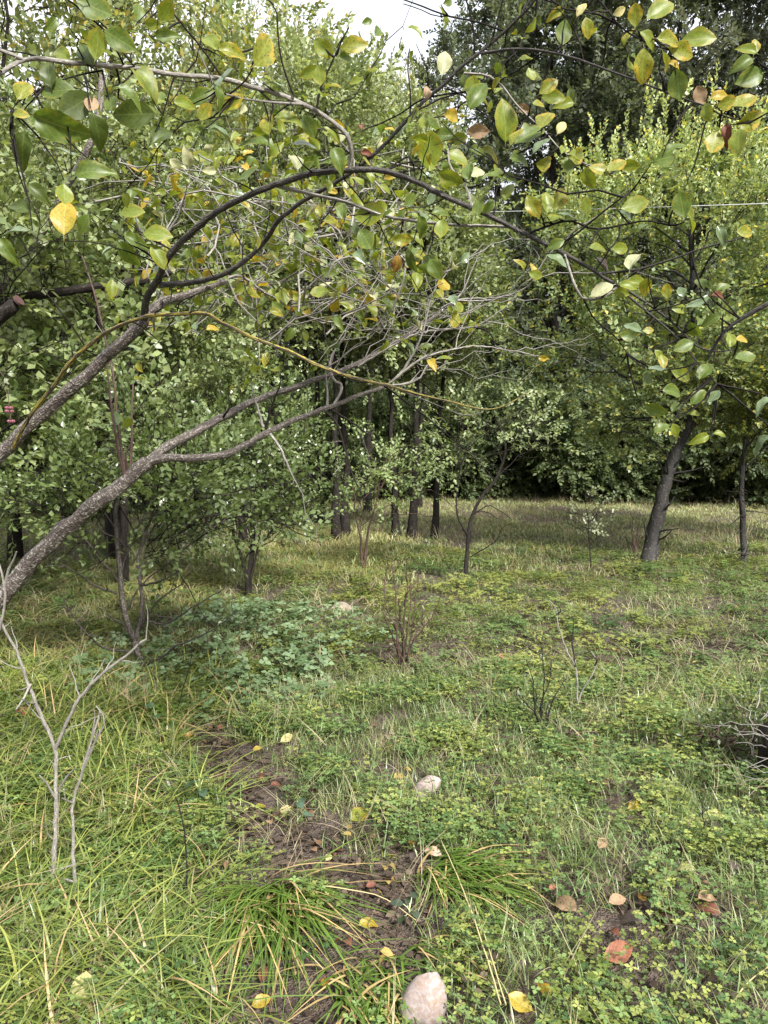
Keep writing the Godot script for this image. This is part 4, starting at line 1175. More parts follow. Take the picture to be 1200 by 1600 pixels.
	ln = smooth_line([P(-60, 505, 6.2) - b0, P(30, 420, 6.0) - b0, P(100, 300, 5.9) - b0, P(128, 248, 5.8) - b0, P(150, 200, 5.8) - b0, P(160, 120, 5.9) - b0], 0.1, 0.006)
	lc.tube(ln, taper(ln.size(), 0.032, 0.022), 8, Color.WHITE, 0.06, rng)
	part("limb", lc.mesh(), M.bark, o)
	o = thing("cut_branch", "sawn-off dark branch stub with a reddish end poking in at the left edge", "branch", P(-60, 545, 2.3))
	b0 = o.position
	var cb := MB.new()
	ln = smooth_line([Vector3.ZERO, P(-20, 512, 2.3) - b0, P(22, 476, 2.28) - b0], 0.03)
	cb.tube(ln, taper(ln.size(), 0.023, 0.019), 10, Color.WHITE, 0.05, rng)
	part("stub", cb.mesh(), M.bark_dark, o)
	var ce := CylinderMesh.new()
	ce.top_radius = 0.0165
	ce.bottom_radius = 0.0178
	ce.height = 0.006
	var end := part("sawn_end", ce, M.cut, o)
	var dir := (ln[ln.size() - 1] - ln[ln.size() - 2]).normalized()
	end.transform = frame(dir, Vector3.UP, 0, 1.0, ln[ln.size() - 1] + dir * 0.02)
	# pink spindle fruits
	for k in 2:
		var at := P([14.0, 17.0][k], [634.0, 655.0][k], 3.2)
		o = thing("spindle_fruit", ["larger pink fruit cluster hanging above a smaller one at the left edge", "smaller pink fruit hanging under the larger pink cluster at the left edge"][k], "fruit", at, "pink fruits among the left thicket")
		var stalk := MB.new()
		var sl := bez(Vector3(-0.12, 0.16, -0.05), Vector3(1, 0.4, 0), Vector3.ZERO, 6, 0.03)
		stalk.tube(sl, taper(sl.size(), 0.0012, 0.0012), 4)
		part("stalk", stalk.mesh(), M.bark_red, o)
		for q in 4 - k * 2:
			var lobes := MB.new()
			for j in 4:
				var a := TAU * j / 4.0
				lobes.tube(PackedVector3Array([Vector3(cos(a) * 0.003, 0.005, sin(a) * 0.003), Vector3(cos(a) * 0.006, 0, sin(a) * 0.006), Vector3(cos(a) * 0.003, -0.006, sin(a) * 0.003)]), PackedFloat32Array([0.002, 0.0045, 0.002]), 6)
			var fr := part("capsule", lobes.mesh(), M.pink, o)
			fr.position = Vector3((q % 2) * 0.016 - 0.008, -0.008 - (q / 2) * 0.014, rf(-0.006, 0.006))


# ------------------------------------------------------------------ twiggy plants in the meadow
func twig_plant(called: String, label: String, px: float, py: float, top: Array, mat: Material, side: int, r: float, leaf_mesh: Mesh, leaf_n: int, c0: Color, c1: Color, seed_no: int, category := "shrub") -> Node3D:
	rng.seed = seed_no
	var at := G(px, py)
	var o := thing(called, label, category, at)
	var dist := -at.z
	var where := []
	var tints := PackedColorArray()
	var tw := MB.new()
	for t in top:
		var b := MB.new()
		var pts := [Vector3(rf(-.02, .02), -0.05, rf(-.02, .02))]
		var goal := P(t.x, t.y, dist + rf(-0.12, 0.12)) - at
		pts.append(goal * 0.35 + Vector3(rf(-.02, .02), 0.02, rf(-.02, .02)))
		pts.append(goal * 0.7 + Vector3(rf(-.03, .03), 0.01, rf(-.02, .02)))
		pts.append(goal)
		var line := smooth_line(pts, 0.03, 0.003)
		b.tube(line, taper(line.size(), r * rf(0.7, 1.1), r * 0.35), 5, Color.WHITE, 0.08, rng)
		part("stem", b.mesh(), mat, o)
		var n := line.size()
		for k in side:
			var f := rf(0.25, 0.98)
			var p := along(line, f)
			var d := (goal.normalized() * 0.7 + Vector3(rf(-1, 1), rf(0, 0.5), rf(-1, 1))).normalized()
			var tl := goal.length() * rf(0.08, 0.24)
			var q := bez(p, d, p + d * tl, 4, 0.05)
			tw.tube(q, taper(q.size(), r * 0.4, r * 0.2), 3)
			for j in leaf_n:
				var sp := along(q, rf(0.2, 1.0))
				where.append(frame((d + rdir() * 0.7).normalized(), Vector3.UP + rdir() * 0.4, rf(-1, 1), rf(0.6, 1.1), sp))
				tints.append(c0.lerp(c1, rng.randf()))
	if side > 0:
		part("twigs", tw.mesh(), mat, o, "stuff")
	if where.size():
		scatter("foliage", leaf_mesh, M.mid, where, tints, o)
	return o


func twiggy() -> void:
	rng.seed = 300
	var one := MB.new()
	one.leaf(Vector3.ZERO, Vector3(0, 1, 0.2), Vector3(0, 0, 1), 0.026, 0.014, 0.3, 0.3, 3, 1, Color.WHITE)
	one.leaf(Vector3(0, -0.004, 0), Vector3(0.8, 0.6, 0), Vector3(0, 0, 1), 0.02, 0.011, 0.3, 0.3, 3, 1, Color(0.8, 0.85, 0.8))
	var leaf := one.mesh()
	var pale0 := Color(0.16, 0.19, 0.08)
	var pale1 := Color(0.36, 0.37, 0.2)
	twig_plant("twig_shrub", "reddish-stemmed twiggy shrub standing in the middle of the grass", 630, 1046, [Vector2(600, 905), Vector2(612, 880), Vector2(634, 870), Vector2(640, 900), Vector2(655, 895), Vector2(668, 930), Vector2(595, 950), Vector2(622, 935), Vector2(690, 925)], M.bark_red, 7, 0.0075, leaf, 1, pale0, pale1, 301)
	twig_plant("twig_shrub", "dark twiggy shrublet in the grass left of the forked dead branch", 848, 1142, [Vector2(822, 1030), Vector2(845, 1010), Vector2(862, 1035), Vector2(880, 1065), Vector2(830, 1070), Vector2(868, 1090), Vector2(812, 1088)], M.bark_dark, 6, 0.0055, leaf, 1, Color(0.12, 0.16, 0.10), Color(0.28, 0.3, 0.2), 302)
	twig_plant("twig_shrub", "clump of thin upright brown stems beside the foot of the leaning apple trunk", 992, 872, [Vector2(984, 820), Vector2(990, 806), Vector2(997, 815), Vector2(1003, 830), Vector2(978, 835), Vector2(999, 800)], M.bark_red, 2, 0.009, leaf, 0, pale0, pale1, 303)
	twig_plant("twig_shrub", "small black-stemmed seedling among yellowed leaves at the lower right", 1104, 1316, [Vector2(1096, 1235), Vector2(1108, 1225), Vector2(1114, 1262), Vector2(1100, 1265)], M.bark_dark, 4, 0.0022, leaf, 0, pale0, pale1, 304)
	twig_plant("twig_shrub", "thin sprig with tiny leaves beside the dark stump at the right", 1170, 1130, [Vector2(1178, 1030), Vector2(1184, 1075), Vector2(1162, 1080)], M.bark_dark, 6, 0.003, leaf, 1, pale0, pale1, 305)
	twig_plant("twig_shrub", "thin slanting dark stem in the grass left of the small black-stemmed seedling", 1048, 1278, [Vector2(1080, 1222), Vector2(1062, 1245)], M.bark_dark, 2, 0.0022, leaf, 0, pale0, pale1, 306)
	twig_plant("twig_shrub", "bare twigs in the shadow of the tall grass left of the reddish shrub", 560, 1012, [Vector2(548, 975), Vector2(570, 985)], M.bark_red, 3, 0.003, leaf, 1, pale0, pale1, 307)
	# a dead forked branch stuck in the grass
	var at := G(908, 1126)
	var o := thing("dead_branch", "pale dead forked branch standing in the grass right of the dark twiggy shrublet", "branch", at)
	for w in [[Vector3(908, 1135, 4.15), Vector3(903, 1105, 4.1), Vector3(900, 1045, 4.1), Vector3(885, 1015, 4.1), Vector3(873, 980, 4.1), Vector3(868, 950, 4.1), Vector3(858, 938, 4.1)], [Vector3(903, 1100, 4.1), Vector3(912, 1075, 4.08), Vector3(926, 1052, 4.05), Vector3(932, 1035, 4.05), Vector3(924, 1018, 4.05)], [Vector3(899, 1042, 4.1), Vector3(894, 1000, 4.15), Vector3(897, 965, 4.2)], [Vector3(930, 1040, 4.05), Vector3(933, 1033, 4.04), Vector3(926, 1024, 4.04)], [Vector3(870, 960, 4.1), Vector3(876, 955, 4.1), Vector3(874, 948, 4.1)]]:
		var w2 := []
		for p in w:
			w2.append(P(p.x, p.y, p.z) - at)
		var line := smooth_line(w2, 0.03, 0.003)
		var b := MB.new()
		b.tube(line, taper(line.size(), 0.0062, 0.0025), 6, Color.WHITE, 0.1, rng)
		part("stem", b.mesh(), M.bark_pale if w.size() > 4 else M.bark_dark, o)
	# the grey twin-stemmed bare sapling in the foreground
	at = G(88, 1442)
	o = thing("bare_sapling", "grey bare sapling with a forked top standing in the long grass at lower left", "sapling", at)
	var tw := MB.new()
	for w in [[Vector3(78, 1470, 2.42), Vector3(82, 1400, 2.4), Vector3(85, 1330, 2.4), Vector3(88, 1250, 2.4), Vector3(87, 1195, 2.4), Vector3(86, 1168, 2.4), Vector3(60, 1110, 2.38), Vector3(40, 1055, 2.36), Vector3(20, 1005, 2.34), Vector3(2, 975, 2.32), Vector3(-12, 940, 2.3)], [Vector3(86, 1170, 2.4), Vector3(100, 1140, 2.38), Vector3(122, 1095, 2.36), Vector3(150, 1062, 2.34), Vector3(190, 1030, 2.32), Vector3(228, 999, 2.3)]]:
		var w2 := []
		for p in w:
			w2.append(P(p.x, p.y, p.z) - at)
		var line := smooth_line(w2, 0.03, 0.0025)
		var b := MB.new()
		b.tube(line, taper(line.size(), 0.0092 if w.size() > 8 else 0.0064, 0.0036), 8, Color.WHITE, 0.12, rng)
		part("stem", b.mesh(), M.bark_pale, o)
		spurs(tw, line, 0.05, 0.03, 0.16, 0.0024)
	for w in [[Vector3(88, 1250, 2.4), Vector3(75, 1225, 2.38), Vector3(62, 1212, 2.36)], [Vector3(90, 1235, 2.4), Vector3(108, 1210, 2.38), Vector3(118, 1200, 2.36)], [Vector3(48, 1070, 2.37), Vector3(35, 1095, 2.3), Vector3(25, 1108, 2.25)], [Vector3(-2, 985, 2.32), Vector3(8, 935, 2.3), Vector3(3, 900, 2.3), Vector3(-5, 870, 2.3)], [Vector3(5, 920, 2.3), Vector3(12, 895, 2.3), Vector3(26, 862, 2.28)]]:
		var w2 := []
		for p in w:
			w2.append(P(p.x, p.y, p.z) - at)
		var line := smooth_line(w2, 0.03, 0.002)
		tw.tube(line, taper(line.size(), 0.005, 0.0025), 5)
	part("twigs", tw.mesh(), M.bark_pale, o, "stuff")
	at = G(122, 1468)
	o = thing("bare_sapling", "second thinner grey bare sapling with bundled upright twigs, right of the forked one", "sapling", at)
	tw = MB.new()
	for w in [[Vector3(124, 1490, 2.36), Vector3(120, 1420, 2.35), Vector3(115, 1350, 2.35), Vector3(114, 1290, 2.35), Vector3(114, 1250, 2.35), Vector3(126, 1212, 2.35), Vector3(135, 1185, 2.35), Vector3(146, 1150, 2.35), Vector3(156, 1110, 2.35)]]:
		var w2 := []
		for p in w:
			w2.append(P(p.x, p.y, p.z) - at)
		var line := smooth_line(w2, 0.03, 0.0025)
		var b := MB.new()
		b.tube(line, taper(line.size(), 0.0072, 0.003), 8, Color.WHITE, 0.12, rng)
		part("stem", b.mesh(), M.bark_pale, o)
	for w in [[Vector3(135, 1185, 2.35), Vector3(150, 1155, 2.34), Vector3(162, 1135, 2.33), Vector3(160, 1115, 2.33), Vector3(150, 1103, 2.33)], [Vector3(126, 1212, 2.35), Vector3(140, 1180, 2.34), Vector3(153, 1140, 2.33)], [Vector3(130, 1200, 2.35), Vector3(146, 1140, 2.36), Vector3(148, 1110, 2.36)], [Vector3(114, 1255, 2.35), Vector3(108, 1252, 2.33), Vector3(97, 1247, 2.3)], [Vector3(114, 1352, 2.35), Vector3(105, 1355, 2.32), Vector3(95, 1358, 2.3)], [Vector3(115, 1378, 2.35), Vector3(100, 1374, 2.36), Vector3(92, 1372, 2.38)]]:
		var w2 := []
		for p in w:
			w2.append(P(p.x, p.y, p.z) - at)
		var line := smooth_line(w2, 0.03, 0.002)
		tw.tube(line, taper(line.size(), 0.0042, 0.002), 5)
	part("twigs", tw.mesh(), M.bark_pale, o, "stuff")
	# dry dark stalks beside the bare soil
	for k in 2:
		at = G([292.0, 268.0][k], [1405.0, 1130.0][k])
		o = thing("dry_stalk", ["dark dry weed stalk standing at the left side of the bare soil", "dry bent stalk standing behind the bundled grey twigs"][k], "stalk", at)
		var goal := P([274.0, 300.0][k], [1245.0, 1010.0][k], -at.z) - at
		var line := smooth_line([Vector3(0, -0.03, 0), goal * 0.4 + Vector3(0.012, 0, 0), goal * 0.75 + Vector3(0.015, 0, 0), goal], 0.03, 0.002)
		var b := MB.new()
		b.tube(line, taper(line.size(), 0.004, 0.0018), 5, Color.WHITE, 0.1, rng)
		spurs(b, line, 0.07, 0.02, 0.06, 0.0012)
		part("stem", b.mesh(), M.bark_dark, o)


# ------------------------------------------------------------------ the ground and what covers it
func ground() -> void:
	var xs := []
	var zs := []
	var g := 0.0
	while g < 160.0:
		xs.append(g)
		g += 0.07 if g < 3.5 else (0.25 if g < 9.0 else (1.2 if g < 30.0 else 12.0))
	var all := []
	for i in range(xs.size() - 1, 0, -1):
		all.append(-xs[i])
	all += xs
	g = 30.0
	while g > -200.0:
		zs.append(g)
		g -= 10.0 if g > 2.5 else (0.5 if g > -0.5 else (0.07 if g > -7.0 else (0.25 if g > -14.0 else (1.2 if g > -34.0 else 12.0))))
	var b := MB.new()
	for z in zs:
		for x in all:
			b.point(Vector3(x, hgt(x, z), z), Vector2(x, z) * 1.1, Color.WHITE)
	var w := all.size()
	for j in zs.size() - 1:
		for i in w - 1:
			var p := j * w + i
			b.tri(p, p + w, p + 1)
			b.tri(p + 1, p + w, p + w + 1)
	var o := part("ground", b.mesh(), M.ground, self, "structure")
	o.set_meta("label", "uneven brown soil of the clearing, mostly under grass")


func clump(blades: int, lo: float, hi: float, width: float, spread: float, bend0: float, bend1: float, segs: int, c0: Color, c1: Color, seed_no: int, droop := 0.0) -> MB:
	rng.seed = seed_no
	var b := MB.new()
	for i in blades:
		var yaw := rf(0, TAU)
		var r := spread * sqrt(rng.randf())
		var a := rf(0, TAU)
		var k := rf(0.7, 1.25)
		var y := rf(0.85, 1.2)
		b.blade(Vector3(cos(a) * r, -0.01, sin(a) * r), yaw, rf(lo, hi), width * rf(0.7, 1.2), rf(bend0, bend1), segs, Color(c0.r * k * y, c0.g * k, c0.b * k), Color(c1.r * k * y, c1.g * k, c1.b * k), droop)
	return b


func trefoils(stems: int, leaf: float, h: float, spread: float, n_leaf: int, aspect: float, seed_no: int) -> MB:
	rng.seed = seed_no
	var b := MB.new()
	for i in stems:
		var a := rf(0, TAU)
		var r := spread * sqrt(rng.randf())
		var base := Vector3(cos(a) * r * 0.7, 0, sin(a) * r * 0.7)
		var top := Vector3(cos(a) * r, h * rf(0.5, 1.2), sin(a) * r)
		var k := rf(0.75, 1.25)
		b.blade(base, a, top.y, 0.0016, 0.1, 1, Color(0.7, 0.7, 0.5), Color(0.7, 0.7, 0.5))
		var a0 := rf(0, TAU)
		for j in n_leaf:
			var q := a0 + TAU * j / n_leaf
			b.leaf(top, Vector3(cos(q), rf(-0.1, 0.35), sin(q)), Vector3(rf(-.3, .3), 1, rf(-.3, .3)), leaf * rf(0.8, 1.1), leaf * aspect, 0.25, 0.2, 2, 1, Color(k, k, k), 0.55)
	return b


# random places on the part of the ground that could be seen
var clear_spots: Array = []


func meadow(count: int, z0: float, z1: float, want: Callable) -> Array:
	var out := []
	var tries := 0
	while out.size() < count and tries < count * 12:
		tries += 1
		var z := -sqrt(lerpf(z0 * z0, z1 * z1, rng.randf()))
		var half := -z * 0.56 + 0.9
		var x := rf(-half, half)
		if rng.randf() > want.call(x, z):
			continue
		var ok := true
		if z > -6.0:
			for s in clear_spots:
				if absf(s.x - x) < s.z and absf(s.y - z) < s.z:
					ok = false
					break
		if ok:
			out.append(Vector3(x, hgt(x, z), z))
	return out


func spread(spots: Array, s0: float, s1: float, lean: float, tint: Callable) -> Array:
	var where := []
	var tints := PackedColorArray()
	for p in spots:
		var up := (Vector3.UP + rdir() * lean).normalized()
		where.append(frame(up, Vector3(sin(p.x * 91.7 + p.z * 37.1), 0, cos(p.x * 57.3 - p.z * 71.9)), rf(0, TAU), rf(s0, s1), p))
		tints.append(tint.call(p))
	return [where, tints]


func lay(called: String, label: String, category: String, src: MB, mat: Material, spots: Array, s0: float, s1: float, lean: float, tint: Callable) -> void:
	var w := spread(spots, s0, s1, lean, tint)
	scatter_merged(called, src, mat, w[0], w[1], self, label, category)


# a round piece of turf made of many clumps, to be laid again and again further off
func turf(src: MB, many: int, r: float, s0: float, s1: float, seed_no: int) -> ArrayMesh:
	rng.seed = seed_no
	src.normals()
	var b := MB.new()
	for i in many:
		var a := rf(0, TAU)
		var q := r * sqrt(rng.randf())
		var k := rf(0.7, 1.3)
		b.merge(src, frame((Vector3.UP + rdir() * 0.25).normalized(), Vector3(0, 0, 1), rf(0, TAU), rf(s0, s1), Vector3(cos(a) * q, -0.012, sin(a) * q)), Color(k * rf(0.9, 1.15), k, k * rf(0.85, 1.1)))
	return b.mesh()


# turf laid on a jittered grid, tilted with the ground
func lay_turf(called: String, label: String, category: String, mesh: ArrayMesh, mat: Material, step: float, z0: float, z1: float, want: Callable, tint: Callable) -> void:
	var where := []
	var tints := PackedColorArray()
	var z := z0
	while z < z1:
		var half := z * 0.56 + 1.2
		var x := -half
		while x < half:
			var p := Vector3(x + rf(-.4, .4) * step, 0, -z + rf(-.4, .4) * step)
			x += step
			if rng.randf() > want.call(p.x, p.z):
				continue
			p.y = hgt(p.x, p.z)
			var e := 0.25
			var nor := Vector3(hgt(p.x - e, p.z) - hgt(p.x + e, p.z), 2.0 * e, hgt(p.x, p.z - e) - hgt(p.x, p.z + e)).normalized()
			where.append(frame(nor, Vector3(0, 0, 1), rf(0, TAU), rf(0.85, 1.2), p))
			tints.append(tint.call(p))
		z += step
	scatter(called, mesh, mat, where, tints, self, label, category)


func dry_at(x: float, z: float) -> float:
	# drier, strawier turf on the open middle right of the meadow
	var d := 0.5 + n_low.get_noise_2d(x * 1.3 + 40.0, z * 1.3) * 1.1
	d += 0.35 * smoothstep(0.3, 2.2, x) * smoothstep(-4.0, -5.5, z) * smoothstep(-8.8, -7.0, z)
	d += 0.7 * smoothstep(-10.5, -13.0, z)
	d -= 0.30 * smoothstep(-4.6, -3.2, z)
	return clampf(d, 0, 1)


func cover() -> void:
	var green0 := Color(0.075, 0.12, 0.026)
	var green1 := Color(0.23, 0.27, 0.11)
	var turf_tint := func(p: Vector3) -> Color:
		var d := dry_at(p.x, p.z)
		var k := clampf(0.5 + n_mid.get_noise_2d(p.x * 3.0, p.z * 3.0) * 0.8 + rf(-0.25, 0.25), 0, 1)
		var c := green0.lerp(green1, k)
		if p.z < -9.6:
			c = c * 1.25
		return c.lerp(Color(0.42, 0.44, 0.20), clampf(d * 1.0 - 0.42 + rf(-0.2, 0.2), 0, 0.7))
	var turf_want := func(x: float, z: float) -> float:
		return (1.0 - soil(x, z) * 0.97) * (0.22 + 0.78 * smoothstep(-0.25, 0.25, n_mid.get_noise_2d(x * 2.0, z * 2.0)))
	var all_over := func(_x: float, _z: float) -> float: return 1.0
	var w := Color.WHITE
	var dim := Color(0.8, 0.8, 0.75)
	rng.seed = 501
	lay("grass", "short mixed green grass covering the near clearing", "grass", clump(11, 0.04, 0.12, 0.0034, 0.05, 0.3, 1.1, 3, dim, w, 1), M.grass, meadow(8500, 1.3, 4.8, turf_want), 0.7, 1.4, 0.25, turf_tint)
	for k in 3:
		var m := turf(clump(14, 0.03, 0.085, 0.004, 0.06, 0.4, 1.2, 3, dim, w, 20 + k), 46, 0.42, 0.7, 1.5, 30 + k)
		rng.seed = 520 + k
		lay_turf("grass", ["green turf of the middle clearing", "turf of the middle clearing turning yellowish", "thin turf between the taller tufts of the middle clearing"][k], "grass", m, M.grass, 0.75, 4.75, 9.8, all_over, turf_tint)
		m = turf(clump(14, 0.04, 0.11, 0.008, 0.1, 0.3, 1.0, 2, dim, w, 40 + k), 90, 0.95, 0.7, 1.4, 50 + k)
		rng.seed = 530 + k
		lay_turf("grass", ["straw-tinged grass of the far meadow in front of the wood", "paler grass of the far meadow", "greener grass of the far meadow"][k], "grass", m, M.grass, 1.5, 9.6, 26.0, all_over, turf_tint)
	# creeping herbs
	var herb_want := func(x: float, z: float) -> float:
		var h := smoothstep(-0.1, 0.3, n_low.get_noise_2d(x * 2.2 + 9.0, z * 2.2) + 0.35 * n_mid.get_noise_2d(x * 6.0, z * 6.0))
		return clampf(h + 0.18 * smoothstep(0.0, 0.8, x), 0, 1) * (1.0 - soil(x, z) * 0.95)
	var herb_tint := func(p: Vector3) -> Color:
		var y := smoothstep(-0.2, 0.35, n_low.get_noise_2d(p.x * 1.6 + 70.0, p.z * 1.6))
		if rng.randf() < 0.25 + 0.45 * y:
			return Color(0.09, 0.13, 0.022).lerp(Color(0.30, 0.33, 0.09), rng.randf())
		return Color(0.05, 0.10, 0.03).lerp(Color(0.19, 0.27, 0.085), rng.randf())
	rng.seed = 540
	lay("creeping_herbs", "patches of clover-like creeping herbs in the near grass", "ground cover", trefoils(8, 0.0115, 0.055, 0.06, 3, 0.85, 4), M.shrub, meadow(3900, 1.3, 4.8, herb_want), 0.8, 1.5, 0.2, herb_tint)
	lay("creeping_herbs", "small oval-leaved creeping herbs in the near grass", "ground cover", trefoils(6, 0.016, 0.065, 0.06, 4, 0.55, 14), M.shrub, meadow(2100, 1.3, 4.8, herb_want), 0.8, 1.4, 0.2, herb_tint)
	for k in 2:
		var m := turf(trefoils(6, 0.017 + k * 0.004, 0.07, 0.07, 3 + k, 0.7, 60 + k), 26, 0.34, 0.8, 1.4, 64 + k)
		rng.seed = 545 + k
		lay_turf("creeping_herbs", ["small leafy herbs dotted through the middle clearing", "patches of pale leafy herbs in the middle clearing"][k], "ground cover", m, M.shrub, 0.46, 4.8, 10.5, func(x: float, z: float) -> float: return 0.35 + herb_want.call(x, z), herb_tint)
	rng.seed = 560
	lay("creeping_herbs", "flat rosettes of narrow weed leaves in the near grass", "ground cover", clump(8, 0.04, 0.09, 0.016, 0.012, 0.8, 1.5, 4, Color(0.8, 0.85, 0.75), w, 15), M.shrub, meadow(330, 1.3, 5.2, turf_want), 0.6, 1.3, 0.3, herb_tint)
	rng.seed = 561
	var fl := MB.new()
	fl.leaf(Vector3(0, 0.02, 0), Vector3(1, 0.25, 0), Vector3(0.1, 1, 0.2), 0.045, 0.028, 0.7, 0.9, 4, 2, w, 0.45, 0.0, 0.05, 1.0)
	fl.leaf(Vector3(0.03, 0.025, 0.02), Vector3(-0.4, 0.2, 0.9), Vector3(-0.3, 1, 0), 0.03, 0.02, 1.0, 1.2, 4, 1, Color(0.6, 0.55, 0.5))
	lay("leaf_litter", "dull brown and ochre leaf scraps scattered through the grass", "leaf litter", fl, M.dry, meadow(420, 1.4, 6.5, func(x: float, z: float) -> float: return 0.35 + soil(x, z)), 0.5, 1.1, 0.5, func(_p: Vector3) -> Color: return [Color(0.10, 0.065, 0.045), Color(0.22, 0.14, 0.085), Color(0.06, 0.045, 0.038), Color(0.34, 0.26, 0.09), Color(0.17, 0.08, 0.05)][rng.randi() % 5])
	# broad glossy leaves on the little mound
	var mound_want := func(x: float, z: float) -> float:
		var dx := (x + 0.95) / 1.15
		var dz := (z + 5.2) / 1.5
		return smoothstep(1.0, 0.2, dx * dx + dz * dz) * smoothstep(-0.05, 0.2, n_mid.get_noise_2d(x * 3.0, z * 3.0))
	lay("ivy_patch", "glossy bluish-green leaves creeping over the low mound left of the reddish twiggy shrub", "ground cover", trefoils(5, 0.044, 0.11, 0.09, 3, 0.75, 6), M.gloss, meadow(620, 3.4, 7.2, mound_want), 0.6, 1.25, 0.45, func(_p: Vector3) -> Color: return Color(0.08, 0.13, 0.055).lerp(Color(0.20, 0.27, 0.14), rng.randf()))
	# long arching grass at the left and round the slim trunks
	var long_want := func(x: float, z: float) -> float:
		var a := smoothstep(-0.55, -0.95, x + 0.12 * n_mid.get_noise_2d(x * 3.0, z * 3.0) - 0.35 * smoothstep(-2.6, -1.8, z) * 1.0)
		a *= smoothstep(-5.2, -3.8, z)
		return a * (1.0 - soil(x, z) * 0.95)
	var long_tint := func(_p: Vector3) -> Color:
		var r := rng.randf()
		if r < 0.10:
			return Color(0.36, 0.285, 0.15)
		return Color(0.06, 0.11, 0.02).lerp(Color(0.24, 0.29, 0.07), rng.randf())
	rng.seed = 550
	lay("long_grass", "long arching grass with tan dead blades covering the lower left corner", "grass", clump(11, 0.14, 0.36, 0.0080, 0.075, 0.5, 1.7, 5, Color(0.7, 0.7, 0.65), w, 7), M.grass, meadow(1900, 1.3, 5.2, long_want), 0.7, 1.15, 0.25, long_tint)
	var rough_want := func(x: float, z: float) -> float:
		var a := smoothstep(1.25, 0.55, absf(x + 0.75 + (z + 10.0) * 0.06)) * smoothstep(-13.5, -12.0, z) * smoothstep(-7.6, -8.6, z)
		a = maxf(a, smoothstep(-1.2, -2.4, x) * smoothstep(-9.5, -8.0, z) * smoothstep(-4.2, -5.2, z) * 0.8)
		return a
	lay("long_grass", "rough tall grass round the feet of the slim trunks", "grass", clump(12, 0.14, 0.35, 0.008, 0.09, 0.4, 1.3, 4, Color(0.85, 0.85, 0.8), w, 8), M.grass, meadow(1500, 4.4, 13.5, rough_want), 0.7, 1.2, 0.25, func(_p: Vector3) -> Color: return Color(0.12, 0.17, 0.04).lerp(Color(0.50, 0.45, 0.22), rng.randf() * rng.randf() + 0.2))
	# straw lying and standing in the meadow
	rng.seed = 502
	var sb := MB.new()
	for i in 5:
		var yaw := rf(0, TAU)
		sb.blade(Vector3(rf(-.04, .04), 0, rf(-.04, .04)), yaw, rf(0.12, 0.30), 0.0024, rf(0.3, 1.6), 5, w, dim)
	var straw_want := func(x: float, z: float) -> float:
		return (0.15 + dry_at(x, z)) * (1.0 - 0.5 * soil(x, z))
	var straw_tint := func(_p: Vector3) -> Color: return Color(0.25, 0.205, 0.125).lerp(Color(0.46, 0.41, 0.27), rng.randf())
	lay("dry_grass", "tan dead grass stalks leaning through the near turf", "grass", sb, M.dry, meadow(1000, 1.3, 5.0, straw_want), 0.6, 1.2, 0.6, straw_tint)
	for k in 2:
		var m := turf(clump(6, 0.12, 0.30, 0.0045, 0.08, 0.3, 1.4, 3, dim, w, 70 + k), 24 if k == 0 else 56, 0.45 if k == 0 else 1.0, 0.7, 1.3, 74 + k)
		rng.seed = 555 + k
		lay_turf("dry_grass", ["tan dead grass stalks over the middle meadow", "tan dead grass stalks over the far meadow"][k], "grass", m, M.dry, 0.7 if k == 0 else 1.3, 4.8 if k == 0 else 10.0, 10.0 if k == 0 else 23.0, straw_want, straw_tint)
	# rotting leaf crumbs and roots on the bare soil
	rng.seed = 503
	var lb := MB.new()
	for i in 4:
		var a := rf(0, TAU)
		lb.leaf(Vector3(rf(-.05, .05), 0.004, rf(-.05, .05)), Vector3(cos(a), rf(-0.1, 0.3), sin(a)), Vector3(rf(-.5, .5), 1, rf(-.5, .5)), rf(0.02, 0.045), rf(0.012, 0.025), rf(-0.4, 0.6), rf(-0.4, 0.8), 3, 1, Color.WHITE * rf(0.7, 1.2))
	for i in 3:
		var a := rf(0, TAU)
		var p := Vector3(rf(-.05, .05), 0.005, rf(-.05, .05))
		lb.tube(bez(p, Vector3(0, 0.3, 0) + rdir() * 0.5, p + Vector3(cos(a), 0.1, sin(a)) * rf(0.05, 0.12), 2, 0.08), PackedFloat32Array([0.0016, 0.0013, 0.0007]), 3, Color(1.2, 1.1, 1.0))
	lay("leaf_litter", "dark rotting leaf crumbs and fine rootlets strewn over the bare soil", "leaf litter", lb, M.plain, meadow(2600, 1.3, 6.0, func(x: float, z: float) -> float: return 0.10 + 0.12 * smoothstep(0.2, 0.8, x) + soil(x, z)), 0.6, 1.3, 0.3, func(_p: Vector3) -> Color: return Color(0.035, 0.026, 0.02).lerp(Color(0.17, 0.13, 0.095), rng.randf() * rng.randf()))


func tussock(px: float, py: float, label: String, blades: int, lo: float, hi: float, lean: float, seed_no: int) -> void:
	rng.seed = seed_no
	var at := G(px, py)
	var o := thing("grass_tussock", label, "grass tussock", at, "grass tussocks round the bare soil")
	var gb := MB.new()
	var db := MB.new()
	for i in blades:
		var yaw := lean + rng.randfn(0.0, 0.75)
		var a := rf(0, TAU)
		var r := 0.12 * sqrt(rng.randf())
		var dead := rng.randf() < 0.2
		var k := rf(0.7, 1.3)
		var c := Color(0.085 * k, 0.14 * k, 0.022 * k) if not dead else Color(0.34, 0.25, 0.11) * k
		(db if dead else gb).blade(Vector3(cos(a) * r, -0.01, sin(a) * r), yaw, rf(lo, hi), rf(0.006, 0.0105), rf(0.9, 1.8), 7, c * 0.8, c * 1.25)
	part("blades", gb.mesh(), M.grass, o, "stuff")
	if db.v.size():
		part("dead_blades", db.mesh(), M.dry, o, "stuff")


